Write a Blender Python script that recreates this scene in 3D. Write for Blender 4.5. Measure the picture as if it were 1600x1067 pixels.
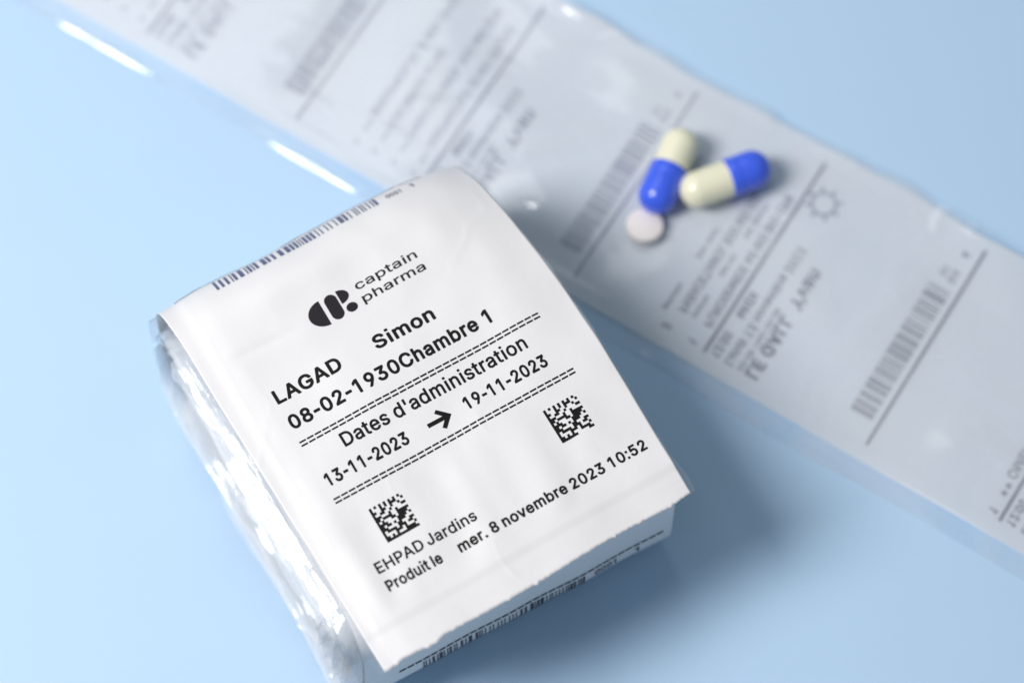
import bpy, bmesh, math, random
from mathutils import Vector, Matrix, noise
from mathutils.geometry import delaunay_2d_cdt

for o in list(bpy.data.objects):
    bpy.data.objects.remove(o)
scene = bpy.context.scene
COL = scene.collection
MM = 0.001
rad = math.radians

# ------------------------------------------------------------------ camera
TILT, DIST = 22.0, 520.0
cam = bpy.data.cameras.new("camera")
cam.sensor_width = 36.0
cam.lens = 36.0 * DIST / 172.0
cam.clip_start, cam.clip_end = 0.02, 20.0
cam_o = bpy.data.objects.new("camera", cam)
COL.objects.link(cam_o)
th = rad(TILT)
cam_o.location = Vector((0, -math.sin(th) * DIST, 36 + math.cos(th) * DIST)) * MM
cam_o.rotation_euler = (th, 0, 0)
cam.dof.use_dof = True
cam.dof.focus_distance = 517.0 * MM
cam.dof.aperture_fstop = 7.2
scene.camera = cam_o

# ------------------------------------------------------------------ light
world = bpy.data.worlds.new("World")
scene.world = world
world.use_nodes = True
bg = world.node_tree.nodes["Background"]
bg.inputs[0].default_value = (0.70, 0.87, 1.0, 1)
bg.inputs[1].default_value = 0.235

def area(name, loc, target, size, power, color, size_y=None):
    l = bpy.data.lights.new(name, 'AREA')
    l.energy = power
    l.color = color
    l.size = size
    if size_y:
        l.shape = 'RECTANGLE'
        l.size_y = size_y
    o = bpy.data.objects.new(name, l)
    COL.objects.link(o)
    o.location = Vector(loc) * MM
    o.rotation_euler = (Vector(target) * MM - o.location).to_track_quat('-Z', 'Y').to_euler()
    return o

area("softbox_key", (-410, -90, 580), (0, 0, 10), 0.23, 5.2, (1.0, 0.965, 0.94), 0.30)
area("softbox_overhead", (-200, 390, 620), (-60, 60, 0), 0.36, 0.62, (0.95, 0.98, 1.0), 0.36)

vs = scene.view_settings
vs.view_transform = 'Standard'
vs.look = 'None'
vs.exposure = 0.0
vs.gamma = 1.0
vs.use_curve_mapping = False

GLYPHS = {
 'b': {
  '-': '581|96 330 78 331 62 339 44 366 43 490 52 513 67 526 87 532 435 532 453 531 471 525 486 508 492 490 491 366 482 348 471 337 444 330',
  '.': '376|109 0 91 1 75 9 57 36 55 169 62 196 73 209 91 217 216 218 234 218 252 212 271 187 274 45 270 27 255 9 234 0',
  '0': '854|405 -12 324 -4 249 24 185 68 130 131 91 202 62 291 45 389 39 496 45 612 63 710 92 798 133 871 188 933 253 978 324 1004 405 1012 485 1003 556 978 621 933 676 871 717 796 746 710 763 612 769 496 763 389 746 291 717 202 678 131 623 68 559 24 485 -4|376 184 413 181 449 189 476 204 503 230 524 264 545 318 564 425 567 496 564 576 553 648 539 701 519 746 494 781 467 803 431 817 396 819 360 812 333 797 306 771 285 737 264 683 244 576 241 496 244 425 254 353 269 300 289 255 315 220 342 197',
  '1': '854|384 0 366 2 348 12 337 27 332 45 330 755 170 641 152 638 134 642 116 657 108 678 107 812 113 829 125 844 227 919 330 993 348 1000 499 999 526 985 537 963 537 36 526 15 499 1',
  '2': '854|121 0 103 1 87 9 69 36 68 134 72 152 468 580 513 651 522 678 525 713 513 761 496 785 478 799 433 816 371 817 328 803 297 776 279 740 271 678 255 655 228 645 112 646 83 660 71 687 74 740 83 785 103 838 124 874 160 919 201 953 246 979 290 996 353 1009 406 1012 469 1007 531 989 585 963 638 921 683 866 709 812 724 749 726 696 720 651 705 597 685 553 656 507 563 392 377 196 710 191 729 178 740 152 739 36 727 14 701 0',
  '3': '854|388 -12 326 -8 272 3 219 21 165 49 129 77 88 122 65 157 43 211 34 255 33 291 49 318 76 328 201 327 219 321 237 301 248 255 272 220 308 197 362 183 424 184 477 200 515 229 528 246 537 273 540 318 532 353 513 388 486 411 451 429 406 439 270 443 246 456 234 478 233 585 240 603 411 799 406 805 397 806 156 806 121 806 103 811 86 826 79 844 78 960 92 987 112 998 665 1000 691 991 708 969 711 871 704 844 500 612 498 603 567 582 623 550 673 505 705 460 730 407 745 345 746 282 733 211 711 157 687 122 656 86 611 50 558 21 504 2 442 -9',
  '4': '854|506 0 475 9 457 36 456 178 452 188 60 189 35 205 26 223 24 330 33 357 408 987 434 1000 559 1000 583 990 597 972 600 954 597 936 508 785 273 383 454 383 456 615 461 634 476 651 497 659 622 658 647 642 658 615 660 383 747 382 773 366 783 339 783 241 778 214 756 192 738 188 660 187 658 45 653 27 640 10 613 0',
  '5': '854|310 -4 247 16 203 39 158 72 120 113 87 166 68 220 60 282 69 306 87 321 105 325 230 324 247 315 256 305 275 246 305 211 328 196 354 187 408 182 461 197 488 215 506 234 531 282 538 345 531 389 509 434 479 465 435 487 390 494 337 488 292 472 248 443 230 438 105 453 87 465 78 478 74 505 127 969 139 987 158 998 256 1000 658 1000 676 994 693 978 699 960 700 853 696 835 683 817 658 806 319 806 309 799 296 674 301 669 346 682 390 687 461 684 533 665 599 630 658 577 701 514 730 443 743 362 740 282 719 202 698 157 676 124 623 68 560 26 488 -1 399 -12',
  '6': '854|326 -4 263 16 201 52 147 102 110 157 83 220 68 309 70 380 86 452 118 532 168 621 418 987 433 997 450 1000 584 999 611 982 618 969 620 951 611 925 426 657 433 653 513 641 584 613 638 575 683 523 716 460 736 380 739 300 725 220 703 166 669 113 627 68 575 31 513 4 450 -9 379 -11|366 184 424 180 468 195 506 229 523 255 532 282 537 345 522 401 507 425 486 446 463 460 438 469 379 471 334 456 299 424 283 398 274 371 270 309 284 255 317 211 343 193',
  '7': '854|171 0 154 4 136 19 128 36 129 62 503 803 493 806 109 806 82 816 71 829 65 847 64 954 73 981 91 996 109 1000 252 1000 707 999 733 982 742 963 743 847 735 820 332 20 314 5 296 0',
  '8': '854|403 -12 332 -7 260 10 198 37 144 75 107 113 73 166 52 229 46 291 55 361 79 425 116 478 165 523 117 585 99 621 85 666 80 710 82 764 91 806 106 844 126 880 156 915 189 945 225 968 269 989 314 1002 358 1010 412 1012 465 1008 510 998 581 968 617 945 650 915 679 880 700 844 715 807 725 764 727 719 723 674 714 639 697 599 678 567 641 523 691 478 732 416 754 353 761 291 755 229 734 166 700 113 662 74 608 37 546 9 474 -7|359 184 430 182 483 194 524 220 548 255 553 282 553 309 547 336 537 356 501 392 474 406 442 416 385 419 332 406 287 377 259 336 253 309 253 282 267 238 282 220 305 203|372 612 421 610 465 622 499 648 519 683 522 728 508 773 482 799 437 817 385 819 340 808 313 790 289 755 283 710 287 683 296 663 327 630',
  '9': '854|236 0 210 6 196 18 187 36 189 62 378 339 370 347 299 357 236 380 183 414 134 464 96 526 76 589 67 669 72 740 86 794 111 847 147 899 183 934 227 966 272 988 334 1006 388 1012 468 1007 540 986 602 951 657 901 699 838 729 758 739 687 735 606 709 514 663 419 602 323 394 18 379 5 361 0|355 535 379 529 415 527 441 532 468 542 504 571 521 597 531 621 537 651 537 687 525 740 495 785 468 805 441 816 388 820 361 814 335 803 299 769 276 722 270 660 282 606 313 562',
  ':': '376|109 0 91 1 75 9 57 36 55 169 62 196 73 209 91 217 216 218 234 218 252 212 271 187 274 45 270 27 255 9 234 0|91 552 72 562 56 589 55 722 64 749 82 765 100 769 234 769 261 755 273 731 274 597 266 571 252 558 234 551',
  'A': '902|36 0 10 4 -7 18 -16 36 -14 62 313 963 330 990 357 1000 491 1000 509 997 527 985 536 970 673 597 869 62 871 36 857 12 839 2 821 0 705 0 677 9 662 27 580 252 277 253 269 241 188 18 161 1|343 455 348 448 357 447 500 447 509 452 450 624 429 690 420 681',
  'C': '956|391 -5 347 6 293 25 246 50 196 86 128 157 99 202 72 255 38 362 29 425 26 496 34 612 47 674 68 737 100 799 150 869 195 913 248 951 320 985 382 1003 445 1011 516 1011 569 1003 623 989 673 969 720 942 765 906 800 871 828 833 852 790 874 737 889 674 885 648 864 626 846 621 712 624 694 636 686 648 672 692 639 746 614 770 587 787 525 808 454 812 391 798 338 768 291 719 257 657 239 594 231 523 233 452 245 380 264 327 293 278 329 239 373 210 427 192 480 187 534 194 578 209 614 231 641 256 669 300 687 353 703 371 721 378 855 377 879 362 888 345 889 327 875 264 839 184 792 121 730 65 656 24 569 -3 480 -12',
  'D': '942|114 0 96 1 79 10 65 27 61 45 61 954 70 981 88 996 105 1000 400 1000 471 996 533 986 596 966 649 941 708 901 765 842 813 767 847 678 866 580 869 464 855 357 828 268 785 187 742 134 694 91 623 48 560 23 498 9 426 1|271 196 409 195 453 200 498 211 533 225 569 248 596 273 619 303 640 348 656 401 663 455 665 526 657 597 642 651 620 696 594 731 542 772 480 796 418 805 275 806 270 803',
  'E': '793|114 0 96 1 79 10 65 27 61 45 61 954 70 981 88 996 105 1000 676 998 694 989 710 963 709 838 694 816 667 806 275 806 269 794 269 642 270 606 275 602 640 602 658 595 674 580 680 562 679 446 667 422 649 411 275 408 269 401 269 205 275 194 685 192 703 180 714 161 714 36 703 15 676 1',
  'G': '974|480 -12 382 -3 293 25 218 68 150 129 98 202 57 291 34 389 26 496 33 603 49 683 80 764 128 844 186 907 246 951 320 987 409 1008 498 1011 587 999 676 966 748 920 783 887 819 845 866 764 892 674 887 648 873 630 846 622 712 624 694 636 686 648 668 692 648 728 605 772 552 801 480 813 436 810 400 801 364 786 332 764 304 737 279 701 257 658 245 621 234 559 231 496 236 425 245 380 260 336 284 291 311 257 338 233 382 207 427 192 480 187 534 193 578 207 615 229 650 264 672 300 687 345 685 355 498 355 480 362 469 371 458 398 458 505 463 523 480 542 507 549 855 549 873 544 888 532 897 514 899 496 898 371 886 291 858 211 810 136 781 104 739 68 668 26 587 -1 534 -9',
  'I': '376|114 0 97 1 79 10 65 27 61 45 61 954 70 981 97 999 212 1000 230 999 251 990 265 972 269 954 269 45 259 18 239 3',
  'J': '753|253 -5 200 10 146 37 102 72 61 122 34 175 18 238 13 362 28 389 48 400 173 401 191 398 205 389 217 371 224 264 236 231 253 208 289 188 334 182 378 191 405 208 430 246 438 291 438 746 439 960 450 984 476 999 601 1000 628 990 644 969 646 309 642 246 633 202 613 148 579 95 532 50 489 24 450 7 387 -8 325 -12',
  'L': '747|114 0 96 1 79 10 65 27 61 45 62 963 78 990 105 1000 230 999 248 992 260 981 269 954 269 642 271 196 658 192 676 182 689 161 689 36 676 13 649 0',
  'M': '1167|114 0 96 1 79 10 65 27 61 45 61 954 65 972 79 990 105 1000 275 1000 293 994 308 981 560 333 807 972 821 990 846 1000 1015 1000 1033 995 1050 981 1059 954 1059 669 1059 45 1055 27 1040 9 1015 0 899 0 872 9 857 27 853 45 853 499 850 517 846 521 649 23 632 6 614 0 507 0 483 9 468 27 266 535 262 36 248 12 230 2',
  'P': '839|114 0 96 1 79 10 65 27 61 45 61 954 70 981 88 996 105 1000 471 998 525 990 569 977 614 957 649 934 696 892 729 847 754 794 770 731 775 669 769 597 752 535 727 482 701 446 658 404 614 375 569 355 525 342 471 334 272 330 269 321 269 45 264 27 250 9 230 1|272 526 453 527 498 539 532 562 546 580 559 606 568 669 560 722 548 749 533 768 498 792 453 804 275 806 270 803 269 535',
  'S': '843|298 -7 236 10 182 33 135 64 90 109 55 163 34 216 22 287 31 317 49 332 66 336 200 334 226 314 243 252 272 217 298 201 325 191 396 180 468 189 503 202 530 218 548 235 564 261 570 287 568 314 551 341 512 367 459 388 254 449 182 483 138 515 91 564 63 617 47 689 50 760 66 818 99 876 139 921 191 958 245 984 316 1004 387 1012 468 1008 521 998 584 976 637 945 686 903 720 858 746 805 757 760 761 724 753 694 735 679 717 674 601 674 584 678 561 698 546 751 534 769 514 787 459 811 396 818 334 809 303 796 280 780 264 760 255 742 252 715 257 689 280 662 316 640 370 620 503 584 575 559 628 533 682 496 727 448 757 394 772 332 772 252 756 189 723 127 674 73 619 35 548 5 477 -11 379 -15',
  'T': '846|349 0 331 2 313 11 301 27 297 45 297 803 287 806 55 806 37 810 19 825 11 847 10 954 14 972 28 990 55 1000 447 1000 759 997 777 985 789 963 790 847 777 820 750 806 510 806 506 803 503 36 492 15 465 1',
  'Y': '888|366 0 348 2 331 13 321 27 317 45 317 401 313 410 -9 927 -16 945 -16 963 0 990 19 999 161 1000 188 992 206 972 420 621 440 651 636 972 652 991 678 1000 821 999 839 991 849 981 857 963 857 945 850 927 524 401 524 45 520 27 505 9 482 0',
  'a': '741|284 -15 213 -8 153 12 106 38 61 80 31 127 13 181 8 243 16 306 29 342 51 377 79 406 115 431 159 451 213 467 440 502 445 511 438 547 418 572 391 585 356 590 311 587 275 574 249 556 204 496 186 489 168 489 61 521 44 530 31 547 27 564 30 582 44 613 62 645 90 680 124 710 161 734 204 754 249 767 302 776 347 778 445 766 489 752 525 734 561 709 587 681 613 645 629 609 642 556 647 502 647 47 641 24 623 6 605 0 498 0 472 5 445 28 373 -4 329 -13|254 181 293 174 338 176 373 186 400 203 429 234 443 270 445 315 418 314 284 294 249 283 226 270 213 252 212 217 223 199',
  'b': '803|333 -6 297 7 253 33 244 32 226 8 208 1 83 1 63 12 48 39 49 966 65 990 92 1000 208 1000 235 987 244 975 249 957 249 788 253 732 288 754 324 768 368 776 413 778 458 775 502 766 547 749 587 726 647 672 690 610 720 538 740 440 740 333 725 244 711 199 690 155 640 84 582 35 547 15 502 -2 458 -11 413 -15|352 182 377 177 413 177 440 184 467 198 488 217 507 244 520 271 532 315 538 369 538 413 531 458 521 494 503 529 484 553 458 573 434 583 404 588 368 587 342 580 315 566 295 547 276 520 254 458 248 369 252 324 262 280 278 244 297 217 324 194',
  'c': '752|371 -15 318 -11 273 -3 229 13 184 36 144 66 113 96 82 137 61 173 38 226 26 271 17 324 15 378 24 485 39 538 57 583 86 633 126 681 166 716 211 743 264 764 318 775 380 778 443 772 508 752 567 721 616 681 657 627 686 565 690 529 681 512 666 499 612 484 550 468 523 470 504 485 484 529 460 558 425 579 389 587 344 586 304 574 271 547 246 512 229 467 221 422 218 369 223 324 234 280 250 244 273 213 300 192 327 181 362 176 398 178 434 188 460 206 478 225 510 289 523 297 541 302 666 272 683 258 692 239 689 208 663 146 630 99 585 56 541 27 487 4 425 -11',
  'd': '803|273 -6 211 15 148 55 95 110 58 173 32 244 17 324 15 413 29 512 54 583 95 653 148 709 211 749 282 772 371 778 443 765 505 732 508 931 508 957 514 977 530 993 550 1000 674 999 698 984 708 966 709 39 694 12 666 0 550 1 532 8 514 32 505 33 453 3 398 -11 327 -14|324 182 353 177 389 178 416 185 442 199 461 217 479 244 502 306 508 351 509 405 504 449 493 494 478 525 460 549 434 571 406 583 344 587 318 581 291 568 267 547 248 520 226 458 219 413 219 360 224 315 237 271 255 235 273 213 300 192',
  'e': '767|291 -6 246 7 202 26 166 48 130 77 95 117 70 155 48 199 32 244 21 298 15 351 16 413 25 485 39 538 57 583 82 627 108 663 144 699 184 729 229 752 273 767 318 775 380 778 434 772 478 761 522 743 559 722 599 690 631 654 657 616 680 565 694 520 704 467 708 342 694 315 674 304 237 302 224 298 240 253 266 217 300 192 344 178 407 177 451 191 484 217 514 269 541 281 666 252 683 241 696 217 696 199 684 164 653 110 611 66 559 29 505 5 434 -11 353 -14|230 494 237 487 487 487 493 494 487 509 460 551 434 573 407 584 371 589 327 584 300 575 273 556 249 529',
  'h': '778|101 0 83 1 65 10 52 27 47 45 47 954 51 972 65 990 92 1000 208 1000 226 994 240 981 249 954 249 740 253 736 297 758 333 770 377 777 422 778 467 773 511 761 547 745 582 722 618 687 652 633 671 580 682 517 683 45 679 27 664 9 636 0 520 1 501 9 486 27 482 45 482 464 477 508 463 544 440 569 413 582 368 587 328 580 294 562 270 535 253 490 249 446 249 45 245 27 230 9 208 0',
  'i': '365|113 0 95 2 77 11 65 27 61 45 61 713 73 740 95 753 220 755 237 752 255 741 268 713 267 36 255 14 228 0|86 871 68 886 59 910 59 1017 68 1038 86 1053 104 1057 237 1055 257 1043 270 1017 270 910 259 883 246 872 228 867 104 867',
  'l': '365|114 0 97 1 79 10 65 27 61 45 61 954 70 981 97 999 212 1000 230 999 251 990 265 972 269 954 269 45 259 18 239 3',
  'm': '1134|101 0 83 1 65 10 52 27 47 45 47 722 51 740 64 758 83 768 199 769 226 761 244 737 315 770 377 781 431 778 484 763 529 737 565 701 574 697 627 740 689 768 761 781 832 777 877 764 926 740 966 707 996 669 1025 606 1039 526 1038 36 1020 9 993 0 877 1 857 9 841 30 838 45 837 508 832 540 820 562 805 573 779 585 734 589 689 576 671 562 658 544 648 517 644 490 643 36 627 10 609 1 484 0 458 12 447 27 443 45 443 508 439 535 425 562 404 578 377 587 351 589 315 582 288 567 268 544 253 508 249 473 249 45 245 27 230 9 208 0',
  'n': '777|101 0 83 1 65 10 52 27 47 45 47 722 56 749 74 765 92 769 208 768 229 758 244 735 253 735 297 758 342 772 386 778 440 777 519 758 581 722 610 696 637 660 660 615 673 571 683 499 683 285 683 45 673 18 654 3 636 0 529 0 501 9 486 27 482 45 482 464 475 517 457 553 422 579 368 587 315 575 288 557 270 536 257 508 251 482 249 45 245 27 230 9 208 0',
  'o': '787|371 -15 300 -8 229 13 166 48 113 96 70 155 38 226 21 298 15 378 21 467 39 538 71 610 113 667 166 716 229 751 300 772 371 778 443 772 514 750 576 714 630 665 670 610 702 538 719 467 726 378 720 298 702 226 670 155 630 98 576 49 514 14 443 -8|325 182 353 176 389 177 416 182 443 193 469 215 487 238 504 271 515 306 522 351 523 396 518 440 506 485 490 520 470 547 443 570 416 582 353 587 327 583 300 572 273 550 255 527 238 494 227 458 220 413 218 369 223 324 234 280 250 244 270 217 300 192',
  'p': '803|101 -255 83 -253 65 -245 52 -228 47 -210 47 717 53 744 65 759 83 768 199 769 226 761 244 737 253 733 297 758 333 770 377 777 431 778 480 771 529 756 582 729 620 700 663 653 699 593 720 539 736 468 742 388 737 298 721 227 691 156 654 100 609 55 565 24 502 -2 431 -14 360 -11 303 4 253 33 249 22 249 -210 245 -228 230 -246 208 -254|349 182 377 177 413 177 440 184 467 198 489 218 508 245 531 307 539 396 534 441 524 486 508 521 489 548 467 568 440 581 404 588 368 587 342 580 315 566 296 548 277 521 254 459 248 370 252 325 262 281 277 245 297 217 324 194',
  'r': '509|101 0 83 1 65 10 52 27 47 45 47 722 51 740 65 759 92 769 208 768 229 758 244 738 279 758 315 771 351 777 395 779 449 775 467 764 477 749 481 731 478 606 467 588 440 575 360 581 315 571 285 553 263 526 253 499 249 473 248 36 235 13 217 2',
  's': '697|240 -7 195 5 151 24 113 48 75 84 45 128 26 173 17 217 28 244 53 260 160 282 177 282 204 264 224 217 240 198 276 180 320 174 365 177 401 191 429 217 429 244 418 257 392 271 231 311 186 326 142 349 106 375 70 416 47 467 38 520 42 583 61 636 84 672 124 712 169 741 222 763 276 774 338 778 400 773 445 763 490 744 525 722 561 690 593 645 614 601 624 565 617 538 606 526 588 518 472 495 454 501 442 512 425 547 400 576 374 589 329 593 293 588 258 572 244 556 242 529 257 512 284 498 445 458 490 443 530 422 567 396 606 351 629 298 637 235 631 182 614 136 586 92 543 51 499 23 445 2 383 -11 311 -14',
  't': '452|304 -7 233 0 179 18 135 49 95 100 78 144 70 189 69 572 63 583 10 583 -8 588 -26 603 -35 626 -35 724 -26 750 1 768 63 769 69 777 70 893 81 917 108 932 215 933 233 932 251 925 268 902 271 777 277 769 375 768 401 751 410 724 410 626 398 599 384 588 367 583 277 583 271 572 273 198 277 187 286 183 367 188 393 174 405 153 426 55 421 28 402 9 358 -3',
  'u': '778|324 -9 270 -5 235 3 199 17 165 35 137 58 110 87 85 125 69 160 54 214 48 276 47 722 51 740 65 759 92 769 208 769 226 763 241 749 249 722 249 303 257 249 279 211 315 188 368 183 395 187 422 198 444 214 464 241 480 294 482 722 485 740 498 758 520 769 636 769 663 761 680 740 683 722 683 44 679 27 664 9 645 1 529 0 502 11 484 38 449 18 413 4 368 -6',
  'v': '741|297 0 270 4 248 27 -12 704 -15 731 1 758 29 769 154 769 181 758 193 740 341 330 350 323 362 357 501 740 511 755 538 769 671 768 689 761 701 749 708 731 708 713 446 27 431 9 413 1',
 },
 'm': {
  "'": '411|147 587 123 597 114 615 101 976 110 992 128 1000 239 1000 267 995 280 976 267 615 259 597 248 589',
  '*': '867|376 412 351 421 343 439 347 578 339 580 219 505 201 506 183 523 141 597 138 624 154 641 266 698 275 708 150 772 141 782 136 800 185 893 210 908 228 902 339 831 348 837 343 967 349 987 367 999 478 996 492 976 487 828 617 907 635 905 654 885 696 809 694 782 560 708 569 698 690 634 698 606 646 513 626 504 607 509 497 580 487 578 492 439 487 425 469 412',
  '-': '584|100 342 72 350 63 370 63 490 81 512 451 515 479 509 492 490 492 370 479 347 461 342',
  '.': '371|113 0 85 8 76 28 76 157 81 176 104 190 224 190 252 185 265 166 266 28 261 14 242 1',
  '0': '867|419 -13 336 -3 263 24 199 71 151 126 111 200 81 293 65 385 59 496 64 607 82 709 113 801 154 875 207 935 266 977 336 1003 419 1013 503 1003 572 977 632 935 685 875 726 801 757 709 774 607 779 496 773 385 757 293 727 200 687 126 632 64 575 24 503 -3|388 154 438 152 475 161 509 182 536 209 560 246 582 302 603 422 602 588 593 653 575 718 554 764 521 808 484 835 448 847 401 849 364 840 330 820 303 792 275 746 257 699 235 579 236 413 245 348 263 283 289 228 318 192 355 165',
  '1': '867|398 0 371 9 363 28 363 795 361 801 351 796 174 666 148 664 130 684 133 832 229 906 361 999 509 1000 527 994 538 980 540 28 531 9 518 1',
  '2': '867|125 0 107 2 91 19 91 129 501 573 548 647 560 684 563 721 550 777 514 820 458 845 394 849 338 834 300 805 273 758 264 694 252 675 236 669 116 670 98 681 92 694 95 749 108 805 127 851 158 897 193 934 236 965 283 988 329 1003 394 1012 449 1011 523 998 579 975 626 943 671 899 703 851 724 795 734 740 731 675 721 629 703 583 645 490 551 380 347 166 727 163 738 157 749 139 747 19 736 5 717 0',
  '3': '867|403 -13 338 -8 273 6 218 28 176 52 131 89 97 130 74 172 57 228 51 274 58 293 70 301 208 302 230 283 237 246 250 219 282 185 347 157 421 152 477 162 523 184 558 219 574 256 579 302 571 348 551 390 517 422 477 443 430 454 282 459 262 478 260 579 264 598 467 829 458 836 236 836 125 836 106 847 99 866 100 977 107 990 125 1000 689 1000 708 993 718 977 718 884 714 866 478 598 560 576 615 549 671 507 708 462 738 404 754 339 756 274 744 209 726 163 699 120 663 80 625 50 578 24 523 3 467 -8',
  '4': '867|525 0 500 9 491 28 488 195 71 195 53 203 44 222 46 333 434 989 451 999 580 999 602 980 599 953 489 768 253 361 489 361 494 629 515 646 635 646 654 638 663 620 665 361 774 358 784 351 793 333 793 222 785 203 765 195 666 194 663 28 655 9 635 0',
  '5': '867|331 -5 284 7 229 33 183 65 149 98 116 145 95 191 83 246 84 283 90 293 109 300 238 298 253 283 261 246 274 219 310 182 368 156 432 153 488 170 537 209 567 265 576 339 567 394 543 441 506 480 460 504 405 512 349 506 294 487 238 455 118 468 97 487 149 977 155 989 173 1000 284 1000 673 1000 691 997 703 986 707 968 707 866 701 847 691 839 312 836 304 829 284 644 358 669 442 676 525 661 599 627 658 579 706 514 740 431 752 348 747 265 726 191 683 117 636 67 571 24 497 -3 414 -13',
  '6': '867|338 -4 273 18 217 52 168 98 130 154 103 219 90 283 90 367 105 441 138 524 191 616 449 994 467 1000 606 998 620 986 625 968 606 933 406 644 412 639 504 634 569 615 633 577 686 524 726 452 744 385 748 302 735 220 713 163 680 110 643 70 587 30 532 5 467 -10 393 -12|377 154 449 151 502 172 548 219 571 274 574 348 554 413 513 460 456 487 393 489 335 468 291 427 265 367 263 293 283 228 322 182',
  '7': '867|187 0 158 9 150 28 155 46 551 832 104 838 86 860 85 971 92 989 113 1000 243 1000 733 998 745 989 752 971 752 860 333 19 326 9 307 0',
  '8': '867|418 -13 344 -7 279 8 219 34 164 71 122 115 92 163 73 219 66 283 77 357 104 422 150 482 207 524 173 551 143 588 119 635 107 672 101 718 102 764 111 810 126 847 177 921 242 969 288 991 335 1004 427 1012 520 1000 596 968 658 920 710 847 725 810 734 764 735 718 729 672 717 635 693 588 663 551 630 524 686 482 733 422 760 357 771 283 764 219 745 163 714 113 672 71 621 36 557 8 492 -7|371 154 446 151 510 166 560 200 587 246 591 311 568 367 529 404 464 431 390 433 325 415 279 380 249 330 244 265 252 237 267 209 307 176|384 598 446 596 492 610 534 644 557 689 559 746 543 792 505 829 455 847 399 850 344 836 307 809 281 764 276 709 295 653 333 616',
  '9': '867|245 0 227 4 217 12 212 28 217 46 431 361 356 363 282 380 217 413 171 453 130 509 102 573 88 657 91 731 103 786 121 832 143 871 180 917 217 949 264 977 310 996 365 1009 439 1012 522 998 587 970 652 920 699 860 732 786 747 712 746 629 724 536 671 425 393 10 375 0|365 518 430 510 494 527 539 564 568 620 575 694 560 758 522 812 467 844 402 850 347 835 299 795 270 740 262 666 277 601 310 552',
  ':': '371|113 0 85 8 76 28 76 157 81 176 104 190 224 190 252 185 265 166 266 28 261 14 242 1|95 573 82 583 76 601 76 731 82 749 104 761 242 760 259 749 266 731 266 601 259 583 233 571',
  'A': '917|38 0 9 9 2 37 352 992 371 1000 509 1000 533 989 688 573 885 37 878 9 851 0 731 0 709 9 620 251 611 263 278 263 269 259 179 9 158 0|330 435 334 428 343 427 546 427 555 435 471 675 445 759 435 750',
  'B': '873|119 0 91 8 82 28 82 971 89 989 100 998 119 1000 451 1000 535 992 590 977 641 952 683 921 720 878 744 832 761 777 766 721 763 675 751 629 732 592 701 555 665 527 720 484 755 444 781 398 795 351 802 287 797 222 780 166 754 120 720 82 673 48 627 26 562 9 479 0|263 166 498 167 544 176 581 192 616 231 627 277 618 333 588 379 544 410 498 424 263 425|261 592 267 587 451 587 498 595 535 612 571 647 590 694 588 749 562 796 525 822 479 833 262 832',
  'C': '973|406 -5 313 24 221 80 149 154 99 237 61 348 46 459 49 579 59 644 77 709 100 766 131 820 174 875 212 912 262 949 313 976 369 996 433 1009 535 1011 637 991 720 953 794 895 841 838 876 773 903 681 896 653 877 644 757 644 738 649 728 662 705 727 674 771 639 801 600 822 554 837 498 843 443 838 396 825 351 801 313 770 285 736 258 690 238 635 226 579 221 505 224 441 235 376 249 330 285 264 332 213 387 179 461 159 507 157 554 163 600 178 640 200 692 253 714 293 728 339 748 355 877 356 895 348 903 320 884 246 854 182 812 124 766 80 701 37 637 9 563 -8 489 -12',
  'D': '958|119 0 91 8 82 28 82 971 89 989 109 1000 424 1000 516 992 581 977 636 956 691 925 729 895 781 842 831 761 862 675 880 573 882 462 870 361 842 268 798 185 757 133 692 79 636 47 572 22 507 8 442 1|263 166 424 165 516 180 562 199 599 222 629 250 657 287 683 339 699 398 708 472 707 546 700 601 682 666 655 720 627 755 572 798 498 826 433 835 262 832',
  'E': '804|119 0 91 8 82 28 82 971 89 989 109 1000 692 1000 710 991 717 980 718 860 710 845 692 836 267 835 260 823 260 610 261 592 267 588 655 588 673 583 683 573 687 453 681 435 664 424 267 423 260 416 260 176 267 165 701 164 713 157 723 139 721 19 710 5 692 0',
  'F': '788|119 0 91 8 82 28 83 980 91 992 109 1000 692 998 705 989 712 971 712 860 701 842 683 835 516 835 262 832 260 583 267 574 636 574 655 570 670 546 667 425 655 413 636 409 262 407 258 19 239 1',
  'G': '992|498 -13 433 -9 369 4 313 23 259 52 211 87 171 126 135 172 100 232 76 293 59 357 48 431 46 533 52 607 68 681 90 746 118 801 165 867 210 912 258 948 312 977 369 997 424 1008 489 1013 563 1007 628 993 683 971 738 940 785 903 827 857 864 801 888 746 906 681 904 662 886 646 748 645 729 659 705 718 681 755 655 783 619 810 581 828 535 840 489 843 433 837 359 807 299 755 250 672 226 579 223 450 243 348 285 264 316 228 350 200 396 176 443 162 498 157 563 164 609 180 655 209 690 246 713 283 733 348 729 368 526 368 507 373 498 382 493 394 493 505 507 528 526 532 886 532 905 523 913 505 913 367 900 283 873 209 827 135 757 68 683 25 591 -4',
  'H': '986|119 0 91 8 82 28 82 971 89 989 109 1000 230 1000 248 994 258 980 260 601 267 594 683 593 692 594 696 601 698 980 720 999 852 999 867 989 874 971 874 28 868 11 849 0 729 0 710 4 698 19 696 416 692 429 267 429 260 416 258 19 239 1',
  'I': '371|119 0 91 8 82 28 82 971 91 992 109 1000 220 1000 248 994 260 971 260 28 252 9 239 1',
  'J': '763|263 -5 217 9 161 36 117 71 79 117 52 172 37 228 33 357 41 370 59 379 189 377 209 357 211 274 218 237 230 209 254 181 300 157 346 152 392 159 429 180 458 219 472 274 473 718 473 968 478 986 503 1000 623 1000 642 992 651 977 652 302 640 200 620 145 587 93 540 49 494 20 439 -1 374 -11 309 -11',
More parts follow.
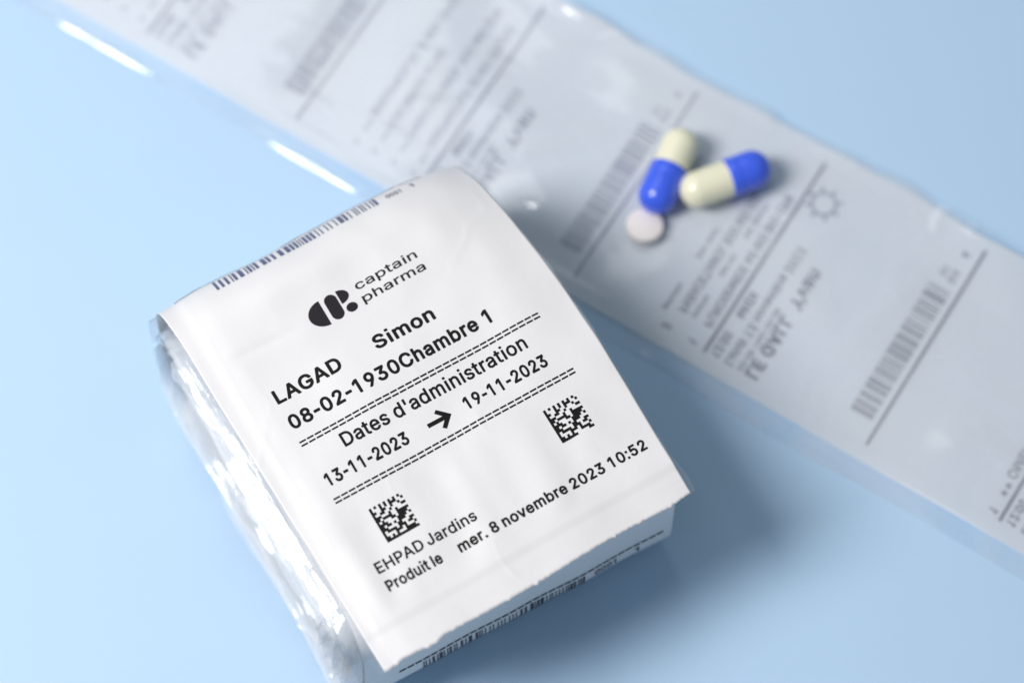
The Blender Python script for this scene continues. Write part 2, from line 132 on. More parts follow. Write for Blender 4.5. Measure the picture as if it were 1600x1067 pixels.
  'K': '893|119 0 91 8 82 28 82 971 89 989 109 1000 230 1000 248 994 258 980 260 583 267 570 655 994 673 1000 831 1000 849 992 857 980 852 952 723 814 491 564 491 555 854 46 859 28 851 9 840 2 821 0 683 1 667 9 368 428 359 431 260 324 257 17 248 6 230 0',
  'L': '756|119 0 91 8 82 28 83 980 100 998 119 1000 239 999 258 980 260 610 263 166 673 164 687 157 697 139 695 19 683 4 664 0',
  'M': '1191|119 0 91 8 82 28 82 971 89 989 100 998 285 1000 303 989 543 379 581 267 853 980 868 997 1053 1000 1071 991 1078 980 1080 509 1080 28 1071 9 1053 0 932 0 914 7 905 19 903 601 895 623 659 19 636 0 525 0 502 19 257 639 255 28 247 9 230 0',
  'N': '998|119 0 91 8 82 28 82 971 89 989 100 998 119 1000 257 1000 274 989 701 315 708 333 710 980 720 994 738 1000 858 1000 877 992 886 971 886 28 878 9 849 0 710 0 694 9 267 687 260 684 258 675 261 28 252 9 239 1',
  'O': '1016|406 -5 313 24 239 66 173 126 119 200 76 293 54 385 45 496 54 616 77 709 119 800 174 875 239 933 313 976 396 1003 489 1012 581 1005 674 976 748 934 813 875 868 800 910 709 934 607 941 496 933 385 910 293 868 200 815 126 748 66 674 24 591 -3 498 -13|436 163 489 157 544 162 600 179 646 206 689 246 720 293 744 348 760 413 766 478 763 561 752 625 729 690 695 746 655 787 600 821 545 838 480 842 424 834 378 816 332 786 292 746 258 690 238 635 226 579 221 496 226 422 237 367 258 311 291 256 332 214 382 182',
  'P': '852|119 0 91 8 82 28 82 971 89 989 109 1000 488 998 590 975 627 958 673 927 714 888 745 842 768 786 781 731 785 666 779 601 764 546 738 490 702 444 664 410 614 379 566 361 470 345 264 342 258 19 239 1|264 509 470 510 525 524 562 549 583 573 596 601 607 675 594 749 562 795 525 819 470 834 261 832 260 518',
  'Q': '1016|748 -88 720 -79 655 7 646 13 554 -9 461 -12 369 4 285 37 212 87 156 146 115 208 77 291 53 392 45 503 54 614 87 735 136 827 193 894 267 952 359 993 433 1009 526 1012 618 996 695 966 766 919 822 865 868 799 907 716 928 642 940 540 940 457 927 355 906 282 872 208 836 152 787 97 891 -42 896 -61 888 -79 868 -88|446 161 498 157 537 161 428 309 427 337 443 351 591 351 683 240 711 277 737 328 752 374 763 439 763 559 752 624 738 670 689 753 639 799 581 828 517 842 443 838 381 818 325 781 284 735 249 670 230 601 221 503 228 411 250 328 286 263 328 217 387 179',
  'R': '860|119 0 91 8 82 28 82 971 91 992 109 1000 488 998 590 977 664 938 710 898 739 860 766 805 781 749 787 684 782 620 771 573 748 518 701 456 624 398 816 46 821 28 812 9 794 0 655 0 636 5 441 361 433 366 267 366 260 351 258 19 239 1|260 536 267 531 470 533 525 545 562 565 581 583 596 610 608 666 601 740 572 791 535 817 479 833 267 836 261 832',
  'S': '855|319 -9 254 8 198 32 152 62 109 104 73 159 52 215 41 280 50 303 69 312 208 308 222 289 229 252 241 224 277 187 337 160 420 150 504 163 540 179 568 199 591 224 604 252 609 289 605 317 587 346 540 378 476 403 272 463 208 493 155 529 111 575 85 622 68 686 69 760 83 816 112 871 152 918 208 959 263 986 328 1004 402 1012 476 1010 540 997 596 977 651 945 695 908 731 862 754 816 769 751 767 714 744 699 614 701 598 714 577 779 540 815 485 840 402 848 328 833 272 797 252 770 244 742 243 714 250 686 272 659 319 629 587 545 642 518 694 483 737 437 769 381 783 317 782 243 764 178 734 122 688 73 633 34 568 6 494 -11 411 -16',
  'T': '859|362 0 335 9 327 28 327 832 48 838 30 860 29 971 38 992 57 1000 464 1000 779 999 793 989 801 971 800 860 789 842 769 835 506 832 504 28 496 9 482 1',
  'U': '986|479 -15 396 -9 322 10 256 40 203 77 158 124 117 188 93 253 82 327 82 974 91 992 109 1000 239 999 249 993 259 974 259 364 267 299 294 240 340 194 396 166 470 155 544 161 609 188 659 235 689 299 696 355 700 984 720 999 849 1000 868 990 875 974 874 327 867 272 848 207 824 161 794 118 753 77 710 46 664 21 609 2 544 -11',
  'V': '917|380 0 361 5 350 19 2 962 2 980 10 992 28 1000 158 1000 178 989 388 407 445 235 460 277 704 983 713 994 731 1000 861 1000 879 989 884 962 541 19 519 0',
  'Y': '902|380 0 355 9 347 28 346 407 7 952 1 971 10 992 28 1000 167 1000 186 994 435 587 457 620 685 992 704 1000 842 1000 864 989 871 971 865 952 526 407 523 19 500 0',
  'Z': '840|82 0 63 3 50 19 51 129 533 832 526 836 63 838 45 860 45 971 52 989 73 1000 738 1000 756 989 763 971 760 869 275 166 748 163 758 157 768 139 766 19 757 6 738 0',
  'a': '749|295 -16 230 -10 165 11 119 37 77 77 48 123 31 178 27 243 36 300 51 336 78 373 110 401 156 426 249 453 470 487 480 502 470 557 450 585 415 605 369 612 323 609 286 597 258 582 232 558 202 512 184 506 54 548 46 567 59 604 102 669 175 726 258 758 350 770 452 759 535 726 591 681 633 613 646 567 652 511 652 30 646 12 628 0 507 0 488 12 480 46 443 21 397 -1 350 -12|260 151 313 143 369 149 406 163 443 192 461 216 476 252 480 332 434 326 286 303 245 289 217 271 201 243 204 197 224 169',
  'b': '814|354 -8 299 14 243 56 238 50 234 18 216 1 95 0 77 8 69 22 68 974 77 992 95 1000 216 999 234 988 240 965 240 771 243 701 280 731 317 752 391 769 493 763 539 750 586 727 646 678 689 623 721 558 745 466 751 355 740 262 709 170 663 96 604 40 530 2 447 -14|363 151 401 146 438 148 493 170 521 195 542 225 569 299 576 346 576 410 556 503 538 540 516 567 484 592 456 603 382 608 345 599 320 586 276 540 247 466 239 410 239 355 246 299 259 253 278 216 300 188 327 167',
  'c': '761|385 -15 292 -4 219 24 146 77 89 151 50 244 36 327 37 438 60 540 85 595 114 641 147 678 200 720 256 748 311 763 357 769 422 768 505 750 576 715 635 665 676 604 697 549 690 521 672 512 570 486 551 486 539 493 512 549 477 583 431 604 385 610 329 602 292 584 256 547 227 493 208 401 216 299 230 253 249 216 274 186 302 165 329 153 366 146 413 147 450 157 497 188 518 216 538 262 561 276 681 247 700 225 692 188 666 133 631 87 590 50 545 22 496 2 440 -11',
  'd': '814|283 -6 211 22 158 59 108 114 72 179 45 262 34 346 36 438 52 521 85 604 126 664 182 715 246 750 320 768 413 767 477 747 542 702 545 910 545 974 561 996 690 1000 709 991 717 974 716 22 709 9 690 0 570 1 551 18 548 50 542 56 487 14 431 -8 357 -15|333 151 403 147 440 157 468 173 494 198 513 225 539 299 546 410 527 503 509 540 487 568 459 590 422 605 348 608 291 586 265 563 241 530 215 456 208 401 209 346 230 253 248 216 274 185 302 164',
  'e': '777|311 -8 219 25 146 77 88 151 50 244 34 355 36 429 44 484 75 577 129 660 163 694 209 727 256 749 302 762 403 769 459 761 505 748 551 726 588 701 623 669 652 632 696 540 714 438 715 336 709 324 690 313 219 313 211 309 225 253 256 201 293 170 348 149 413 145 472 161 510 188 543 244 561 254 681 227 703 207 703 188 693 161 662 107 616 59 570 28 514 3 450 -11 385 -15|214 475 228 468 533 470 536 475 524 512 496 560 468 586 428 604 376 610 329 604 292 588 257 558 231 521',
  'f': '499|149 0 128 9 119 28 118 601 10 605 -8 613 -17 629 -16 740 -8 752 10 761 112 761 119 768 121 860 132 906 165 962 214 1003 269 1028 325 1038 399 1036 454 1023 473 1011 478 989 444 879 426 867 371 876 325 871 301 851 293 823 292 768 297 761 426 760 445 750 451 731 451 638 445 616 426 605 292 601 289 19 269 1',
  'g': '816|292 -271 209 -245 135 -199 98 -160 72 -121 64 -103 71 -80 172 -20 191 -16 209 -26 260 -84 311 -112 385 -121 459 -109 506 -84 534 -47 545 -1 545 73 542 76 487 36 450 20 394 10 339 9 274 20 219 40 172 67 126 109 96 147 67 202 48 258 37 323 34 387 39 461 50 517 71 575 108 640 154 693 209 732 274 758 357 770 431 763 487 743 542 703 549 711 551 741 570 759 690 761 709 753 717 739 718 8 712 -56 695 -112 672 -154 635 -195 598 -224 551 -248 496 -266 431 -276 357 -278|329 175 403 170 440 178 468 191 493 212 514 239 540 304 547 350 547 415 541 461 527 508 507 545 484 572 459 591 422 605 348 607 292 586 265 563 244 535 215 461 209 360 215 313 229 267 249 230 274 203',
  'h': '788|105 0 77 8 68 28 68 971 77 992 95 1000 206 1000 225 996 234 988 240 971 243 707 308 748 382 768 475 766 549 743 604 706 650 648 677 583 689 499 690 28 678 6 659 0 549 0 530 6 520 19 518 462 512 518 493 560 465 588 428 604 382 609 336 601 290 575 262 542 245 499 240 453 238 19 216 0',
  'i': '360|117 0 90 9 82 28 82 731 89 744 107 754 228 754 247 749 256 740 260 721 260 28 252 9 237 1|98 868 85 879 80 897 80 999 88 1017 107 1027 232 1026 254 1017 262 999 262 897 255 877 237 866',
  'j': '338|-11 -264 -29 -262 -46 -245 -47 -125 -29 -103 26 -99 45 -91 60 -70 67 -42 68 735 78 753 91 760 202 761 230 754 240 735 240 -23 235 -88 208 -162 183 -196 156 -221 119 -243 82 -255|119 825 82 846 54 883 46 920 52 957 74 994 109 1019 146 1027 192 1021 230 998 253 966 262 929 257 890 236 855 202 829 165 819',
  'l': '360|119 0 91 8 82 28 82 971 91 992 109 1000 220 1000 248 994 260 971 260 28 252 9 239 1',
  'm': '1157|105 0 77 8 68 28 68 731 77 752 95 761 216 759 234 743 243 710 290 744 336 763 391 773 447 770 484 760 521 742 558 712 586 677 595 676 632 713 678 743 724 762 780 772 835 772 891 761 937 741 974 716 1004 684 1032 638 1047 601 1057 546 1059 28 1051 9 1039 1 909 1 889 19 887 93 887 499 881 546 863 578 827 601 789 610 743 608 706 595 680 573 661 546 651 509 647 19 641 9 623 0 502 0 486 9 477 28 475 536 457 573 428 597 391 609 354 610 317 601 280 577 256 546 243 509 238 19 216 0',
  'n': '787|105 0 77 8 68 28 68 731 74 749 86 759 216 759 234 741 237 712 243 707 280 734 336 758 401 770 456 768 530 751 595 713 624 684 650 647 681 564 690 490 690 259 687 17 678 6 659 0 549 0 526 9 518 28 518 462 509 527 482 573 438 601 373 608 317 593 287 573 264 546 251 518 242 481 238 19 216 0',
  'o': '797|302 -6 228 20 167 59 117 110 79 170 50 244 37 318 34 401 44 484 67 558 101 623 145 676 200 720 265 751 329 766 403 770 465 762 524 743 588 706 644 654 688 586 717 512 731 438 733 346 724 272 702 198 668 133 622 77 570 36 505 5 440 -11 366 -15|334 151 366 146 413 147 450 157 474 170 505 197 524 223 553 299 560 355 559 410 538 503 518 540 495 567 468 589 431 604 357 608 320 599 292 584 265 559 244 530 216 456 208 401 209 346 230 253 249 216 274 186 302 165',
  'p': '814|105 -264 77 -256 68 -236 71 744 78 753 95 761 216 759 234 744 238 707 243 701 290 737 336 758 391 769 465 768 512 759 558 742 602 716 641 684 678 640 713 578 736 513 748 439 751 356 742 272 721 198 696 145 659 92 613 47 558 13 493 -8 419 -15 345 -5 290 20 243 56 238 -245 216 -263|359 152 391 146 438 148 493 170 539 221 569 300 576 346 576 411 556 504 537 541 515 568 484 592 456 603 382 608 321 587 277 541 247 467 238 365 244 309 255 263 272 226 299 189 327 167',
  'q': '814|579 -264 553 -255 545 -236 542 55 477 9 422 -10 339 -14 265 -1 209 23 145 72 98 129 64 198 43 272 34 346 37 439 49 513 76 587 109 642 154 693 198 726 265 756 339 769 394 769 450 758 496 737 542 701 548 707 552 744 570 759 690 761 714 744 717 -236 709 -255 690 -264|330 152 366 146 403 147 440 157 465 171 495 198 514 226 540 300 546 411 527 504 509 541 486 568 459 590 420 605 348 608 292 587 265 563 242 531 215 457 208 402 209 346 229 254 248 217 270 189 302 164',
  'r': '509|105 0 77 8 68 28 69 740 77 752 95 761 206 761 230 749 237 721 243 716 280 742 317 758 354 768 401 771 456 768 478 749 479 620 475 609 456 597 382 602 327 593 289 573 257 536 245 509 240 472 238 19 216 0',
  's': '705|249 -7 166 22 129 46 95 77 68 114 47 161 36 207 45 225 64 234 166 255 184 254 198 244 216 198 240 170 286 149 341 143 397 151 436 170 461 198 464 235 452 256 424 275 221 329 166 354 125 383 85 429 65 475 57 530 62 586 79 632 103 669 141 706 184 734 230 753 286 766 351 770 415 765 498 737 563 690 591 655 613 614 629 567 623 549 609 538 489 513 475 521 450 567 415 601 378 613 332 614 286 605 249 583 233 558 234 521 249 502 277 486 480 431 535 406 572 381 612 336 633 290 642 235 637 179 621 133 592 87 554 50 508 22 443 -2 378 -13 314 -15',
  't': '450|315 -8 241 0 195 17 149 49 114 94 100 131 91 177 90 594 84 605 1 607 -17 631 -18 732 -10 751 10 761 84 761 90 769 90 899 95 917 121 931 223 931 248 926 262 908 263 769 269 761 380 761 399 751 407 732 406 631 399 615 380 605 269 605 263 594 266 177 278 159 297 153 371 158 394 150 403 131 423 39 421 20 408 7 371 -3',
  'u': '788|336 -9 253 2 179 36 123 90 88 157 75 203 68 268 68 730 74 749 95 761 216 760 234 749 239 740 241 277 250 231 263 203 299 169 345 154 401 155 455 176 477 194 497 222 517 286 519 740 530 755 549 761 659 761 678 755 690 730 687 17 678 6 659 0 549 0 530 9 524 18 521 57 475 25 438 8 382 -6',
  'v': '749|308 0 289 2 273 19 4 721 4 740 12 752 30 761 160 760 179 749 354 267 363 257 373 287 540 749 557 760 687 761 710 749 715 721 446 19 437 7 419 0',
  'x': '730|46 0 17 9 9 28 14 46 250 388 30 712 23 731 30 749 55 761 185 761 203 754 351 524 499 751 518 760 661 758 679 740 675 715 453 388 454 379 686 46 691 28 684 10 656 0 527 0 509 9 351 254 191 9 166 0',
  'y': '749|169 -268 95 -260 77 -254 62 -241 59 -222 85 -120 104 -101 178 -107 213 -93 239 -56 269 28 4 721 4 740 12 752 30 761 160 760 180 749 353 268 363 258 541 749 567 761 696 759 715 741 715 721 382 -139 343 -194 289 -238 234 -261',
  'z': '733|84 0 66 2 50 19 47 111 52 129 410 592 399 597 75 600 64 610 59 629 59 731 65 749 75 758 94 761 612 761 630 757 643 740 642 629 291 166 639 160 656 139 656 28 649 10 621 0',
 },
 'l': {
  'a': '755|303 -16 237 -10 171 11 124 39 86 77 57 124 43 173 39 239 49 296 66 334 95 370 124 392 171 417 256 441 455 469 493 480 498 485 502 504 492 561 474 590 436 615 388 625 332 623 294 613 256 592 224 561 202 523 190 518 67 554 59 570 74 608 95 643 122 674 190 724 228 741 275 755 370 765 464 753 502 741 542 722 570 703 599 674 619 646 638 608 649 570 655 513 654 12 644 1 634 0 521 0 505 12 502 64 464 30 413 3 360 -12|291 126 351 125 398 136 445 162 474 192 490 220 499 249 502 343 436 332 275 306 237 291 208 268 197 249 193 220 196 192 204 173 237 142',
  'c': '767|310 -7 235 20 175 60 122 117 79 193 56 268 46 372 52 457 77 552 100 599 126 637 159 675 197 706 244 734 292 751 339 761 386 765 471 757 547 731 613 688 659 637 682 599 701 552 700 533 689 524 575 495 566 497 556 505 529 561 501 590 471 608 433 620 396 624 358 621 320 611 292 595 263 569 243 543 224 505 210 457 203 410 205 316 213 278 230 230 254 191 291 155 328 136 367 127 433 129 490 152 526 183 544 212 559 249 575 259 698 227 705 212 697 183 675 136 640 89 599 51 547 18 490 -3 433 -13 367 -15',
  'h': '794|99 0 90 3 81 19 81 974 81 984 90 997 213 1000 222 998 232 989 237 690 241 688 276 719 308 738 345 753 383 761 468 763 516 754 553 740 589 719 620 693 662 634 687 558 694 473 694 19 686 3 676 0 563 0 553 1 543 9 541 463 534 520 516 565 486 596 449 615 393 622 345 616 298 593 264 558 242 511 234 454 231 9 213 0',
  'i': '357|121 0 102 4 95 19 95 738 102 751 112 755 235 755 251 747 255 738 255 19 252 9 235 0|112 858 102 861 93 880 93 984 97 993 112 1000 235 1000 252 993 256 984 254 868 244 860 235 858',
  'm': '1172|99 0 90 3 81 19 81 738 84 747 99 755 213 755 222 752 231 738 232 680 238 690 279 725 336 755 393 767 459 764 506 749 541 728 572 698 601 655 643 700 680 728 724 750 780 765 828 768 884 762 932 747 979 720 1010 690 1037 653 1058 605 1068 558 1072 501 1072 19 1064 4 1055 0 932 1 921 9 919 19 919 123 919 501 909 558 884 593 847 615 799 625 743 618 705 599 682 577 665 549 655 511 650 9 639 1 629 0 516 0 506 5 500 19 497 539 480 577 449 606 402 623 355 623 317 612 279 588 251 550 238 511 234 473 231 9 213 0',
  'n': '794|99 0 90 3 81 19 81 738 90 753 213 755 222 751 230 738 232 678 264 709 308 737 355 755 402 764 468 763 516 754 563 735 601 709 630 681 656 643 674 605 687 558 694 492 694 236 692 9 676 0 563 0 544 9 541 463 538 501 528 539 516 565 497 587 478 602 450 615 421 621 383 622 326 609 298 593 270 566 248 530 238 492 234 445 231 9 213 0',
  'p': '822|99 -270 90 -267 81 -251 81 742 90 753 99 755 222 752 230 742 232 671 279 717 336 750 402 764 478 762 525 752 572 734 620 704 652 676 695 620 724 562 742 506 755 430 756 345 748 269 726 194 699 137 657 80 602 33 544 3 478 -13 402 -14 345 -3 294 23 241 72 238 71 234 61 231 -260 213 -270|397 127 440 128 478 136 506 150 534 174 558 203 577 241 599 326 599 430 589 477 572 524 548 562 520 591 487 610 449 621 412 624 374 620 336 606 308 587 284 562 261 524 244 477 235 430 232 364 237 307 249 260 269 212 297 175 326 150 364 133',
  'r': '509|99 0 90 3 81 19 81 733 84 747 99 755 213 755 222 751 230 738 232 688 264 719 308 746 355 761 402 766 459 764 475 757 479 747 479 624 473 615 459 610 393 616 336 608 289 584 256 549 239 511 234 473 232 11 222 2 213 0',
  't': '449|249 0 201 17 164 43 135 77 116 115 107 153 104 191 104 607 97 619 12 619 -2 626 -7 635 -7 730 -2 749 12 755 102 758 104 910 106 919 116 928 239 929 249 926 257 910 257 862 258 757 391 755 400 748 404 730 404 635 400 625 381 619 257 616 260 172 276 144 296 135 324 132 381 139 394 134 400 125 422 21 409 4 362 -5 296 -7',
 },
}
# ------------------------------------------------------------------ helpers
def obj(name, verts, faces, mat, parent=None, smooth=True, scale=MM):
    me = bpy.data.meshes.new(name)
    me.from_pydata([(v[0] * scale, v[1] * scale, v[2] * scale) for v in verts], [], faces)
    me.update()
    if smooth:
        for p in me.polygons:
            p.use_smooth = True
    me.materials.append(mat)
    o = bpy.data.objects.new(name, me)
    COL.objects.link(o)
    if parent is not None:
        o.parent = parent
    return o

def empty(name, label, cat, group=None):
    o = bpy.data.objects.new(name, None)
    COL.objects.link(o)
    o.empty_display_size = 0.01
    tag(o, label, cat, group)
    return o

def tag(o, label, cat, group=None):
    o["label"] = label
    o["category"] = cat
    if group:
        o["group"] = group
    return o

def sstep(a, b, x):
    t = max(0.0, min(1.0, (x - a) / (b - a)))
    return t * t * (3 - 2 * t)

def nz(x, y, z=0.0):
    return noise.noise(Vector((x, y, z)))

# ------------------------------------------------------------------ materials
def mat_new(name):
    m = bpy.data.materials.new(name)
    m.use_nodes = True
    nt = m.node_tree
    return m, nt, nt.nodes["Principled BSDF"], nt.nodes["Material Output"]

def mat_plain(name, col, rough=0.5, spec=0.5, bump=None, var=0.0, coat=0.0):
    m, nt, p, out = mat_new(name)
    p.inputs["Base Color"].default_value = (*col, 1)
    p.inputs["Roughness"].default_value = rough
    p.inputs["Specular IOR Level"].default_value = spec
    p.inputs["Coat Weight"].default_value = coat
    tc = nt.nodes.new("ShaderNodeTexCoord")
    if var:
        n = nt.nodes.new("ShaderNodeTexNoise")
        n.inputs["Scale"].default_value = 60
        n.inputs["Detail"].default_value = 6
        nt.links.new(tc.outputs["Object"], n.inputs["Vector"])
        mx = nt.nodes.new("ShaderNodeMixRGB")
        mx.inputs[1].default_value = (*[c * (1 - var) for c in col], 1)
        mx.inputs[2].default_value = (*[min(1, c * (1 + var)) for c in col], 1)
        nt.links.new(n.outputs["Fac"], mx.inputs[0])
        nt.links.new(mx.outputs[0], p.inputs["Base Color"])
    if bump:
        sc, st, dist = bump
        n = nt.nodes.new("ShaderNodeTexNoise")
        n.inputs["Scale"].default_value = sc
        n.inputs["Detail"].default_value = 4
        nt.links.new(tc.outputs["Object"], n.inputs["Vector"])
        b = nt.nodes.new("ShaderNodeBump")
        b.inputs["Strength"].default_value = st
        b.inputs["Distance"].default_value = dist
        nt.links.new(n.outputs["Fac"], b.inputs["Height"])
        nt.links.new(b.outputs[0], p.inputs["Normal"])
    return m

def mat_film(name, haze=0.05, rough=0.08, bump=(45, 0.12, 0.0006), tint=(0.97, 0.985, 1.0), cloud=None):
    """clear plastic film: one thin sheet, see-through with a Fresnel gloss and a little haze"""
    m, nt, p, out = mat_new(name)
    nt.nodes.remove(p)
    tc = nt.nodes.new("ShaderNodeTexCoord")
    n = nt.nodes.new("ShaderNodeTexNoise")
    n.inputs["Scale"].default_value = bump[0]
    n.inputs["Detail"].default_value = 3
    nt.links.new(tc.outputs["Object"], n.inputs["Vector"])
    b = nt.nodes.new("ShaderNodeBump")
    b.inputs["Strength"].default_value = bump[1]
    b.inputs["Distance"].default_value = bump[2]
    nt.links.new(n.outputs["Fac"], b.inputs["Height"])
    tr = nt.nodes.new("ShaderNodeBsdfTransparent")
    tr.inputs[0].default_value = (*tint, 1)
    df = nt.nodes.new("ShaderNodeBsdfDiffuse")
    df.inputs[0].default_value = (0.9, 0.92, 0.95, 1)
    gl = nt.nodes.new("ShaderNodeBsdfGlossy")
    gl.inputs["Roughness"].default_value = rough
    fr = nt.nodes.new("ShaderNodeLayerWeight")          # Schlick reflectance, the same from both sides of the sheet
    fr.inputs["Blend"].default_value = 0.5
    for nd in (df, gl, fr):
        nt.links.new(b.outputs[0], nd.inputs["Normal"])
    m1 = nt.nodes.new("ShaderNodeMixShader")
    m1.inputs[0].default_value = haze
    if cloud:                                            # fogged patches where the film lifts off the paper
        cn = nt.nodes.new("ShaderNodeTexNoise")
        cn.inputs["Scale"].default_value = cloud[0]
        cn.inputs["Detail"].default_value = 3
        cn.inputs["Distortion"].default_value = 0.8
        nt.links.new(tc.outputs["Object"], cn.inputs["Vector"])
        mr = nt.nodes.new("ShaderNodeMapRange")
        mr.inputs["From Min"].default_value = 0.38
        mr.inputs["From Max"].default_value = 0.66
        mr.inputs["To Min"].default_value = haze
        mr.inputs["To Max"].default_value = cloud[1]
        nt.links.new(cn.outputs["Fac"], mr.inputs["Value"])
        nt.links.new(mr.outputs[0], m1.inputs[0])
    nt.links.new(tr.outputs[0], m1.inputs[1])
    nt.links.new(df.outputs[0], m1.inputs[2])
    pw = nt.nodes.new("ShaderNodeMath")
    pw.operation = 'POWER'
    pw.inputs[1].default_value = 5.0
    nt.links.new(fr.outputs["Facing"], pw.inputs[0])
    ad = nt.nodes.new("ShaderNodeMath")
    ad.operation = 'MULTIPLY_ADD'
    ad.inputs[1].default_value = 0.93
    ad.inputs[2].default_value = 0.07
    ad.use_clamp = True
    nt.links.new(pw.outputs[0], ad.inputs[0])
    m2 = nt.nodes.new("ShaderNodeMixShader")
    nt.links.new(ad.outputs[0], m2.inputs[0])
    nt.links.new(m1.outputs[0], m2.inputs[1])
    nt.links.new(gl.outputs[0], m2.inputs[2])
    nt.links.new(m2.outputs[0], out.inputs["Surface"])
    return m

def mat_strip_paper():
    """thin white pouch paper: lets a little of the blue table through"""
    m, nt, p, out = mat_new("thin_paper")
    p.inputs["Base Color"].default_value = (0.90, 0.91, 0.935, 1)
    p.inputs["Roughness"].default_value = 0.5
    p.inputs["Specular IOR Level"].default_value = 0.3
    tr = nt.nodes.new("ShaderNodeBsdfTransparent")
    tr.inputs[0].default_value = (1, 1, 1, 1)
    mx = nt.nodes.new("ShaderNodeMixShader")
    mx.inputs[0].default_value = 0.29
    nt.links.new(p.outputs[0], mx.inputs[1])
    nt.links.new(tr.outputs[0], mx.inputs[2])
    nt.links.new(mx.outputs[0], out.inputs["Surface"])
    return m

M_TABLE = mat_plain("blue_backdrop", (0.475, 0.655, 0.855), 0.55, 0.25, bump=(900, 0.06, 0.0003), var=0.012)
M_PAPER = mat_plain("white_paper", (0.765, 0.75, 0.76), 0.48, 0.35, bump=(260, 0.10, 0.0006))
M_WRAP = mat_plain("white_paper_wound", (0.76, 0.76, 0.78), 0.5, 0.35, bump=(200, 0.12, 0.0006))
M_THIN = mat_strip_paper()
M_INK = mat_plain("black_print", (0.011, 0.010, 0.010), 0.6, 0.12)
M_LOGO = mat_plain("charcoal_print", (0.022, 0.019, 0.024), 0.6, 0.15)
M_SEEN = mat_plain("print_showing_through", (0.20, 0.21, 0.27), 0.6, 0.2)
M_SEEN2 = mat_plain("faint_print_showing_through", (0.33, 0.35, 0.44), 0.6, 0.2)
M_WRAPINK = mat_plain("blue_black_print", (0.03, 0.035, 0.06), 0.5, 0.3)
M_BENDINK = mat_plain("blue_grey_print", (0.10, 0.12, 0.22), 0.5, 0.3)
M_FILM = mat_film("clear_film", 0.05, 0.10)
M_FOG = mat_film("clear_film_fogged", 0.04, 0.15, (45, 0.12, 0.0006), cloud=(48, 0.27))
M_SIDE = mat_film("clear_film_wound", 0.27, 0.16, (160, 0.4, 0.0008))
M_BLUE = mat_plain("blue_gelatin", (0.055, 0.13, 0.84), 0.25, 0.5, coat=0.3)
M_CREAM = mat_plain("cream_gelatin", (0.86, 0.83, 0.63), 0.28, 0.5, coat=0.3)
M_TABLET = mat_plain("pressed_tablet", (0.93, 0.86, 0.84), 0.8, 0.2, bump=(1500, 0.3, 0.0003), var=0.04)

# ------------------------------------------------------------------ printing
def glyph(style, ch):
    parts = GLYPHS[style][ch].split('|')
    loops = []
    for s in parts[1:]:
        v = list(map(int, s.split()))
        loops.append([(v[i], v[i + 1]) for i in range(0, len(v), 2)])
    return int(parts[0]), loops

_tri = {}
def glyph_tris(style, ch):
    k = (style, ch)
    if k not in _tri:
        adv, loops = glyph(style, ch)
        vs_, fs_ = [], []
        for l in loops:
            n0 = len(vs_)
            vs_ += [Vector(p) for p in l]
            fs_.append(list(range(n0, len(vs_))))
        r = delaunay_2d_cdt(vs_, [], fs_, 0, 0.01)
        # keep triangles by the even-odd rule
        out = []
        r = delaunay_2d_cdt(vs_, [(f[i], f[(i + 1) % len(f)]) for f in fs_ for i in range(len(f))], [], 0, 0.01)
        for t in r[2]:
            cx = sum(r[0][i].x for i in t) / 3
            cy = sum(r[0][i].y for i in t) / 3
            c = False
            for l in loops:
                for i in range(len(l)):
                    (ax, ay), (bx, by) = l[i], l[(i + 1) % len(l)]
                    if (ay > cy) != (by > cy) and cx < (bx - ax) * (cy - ay) / (by - ay) + ax:
                        c = not c
            if c:
                out.append(tuple(t))
        _tri[k] = (adv, [(p.x, p.y) for p in r[0]], out)
    return _tri[k]

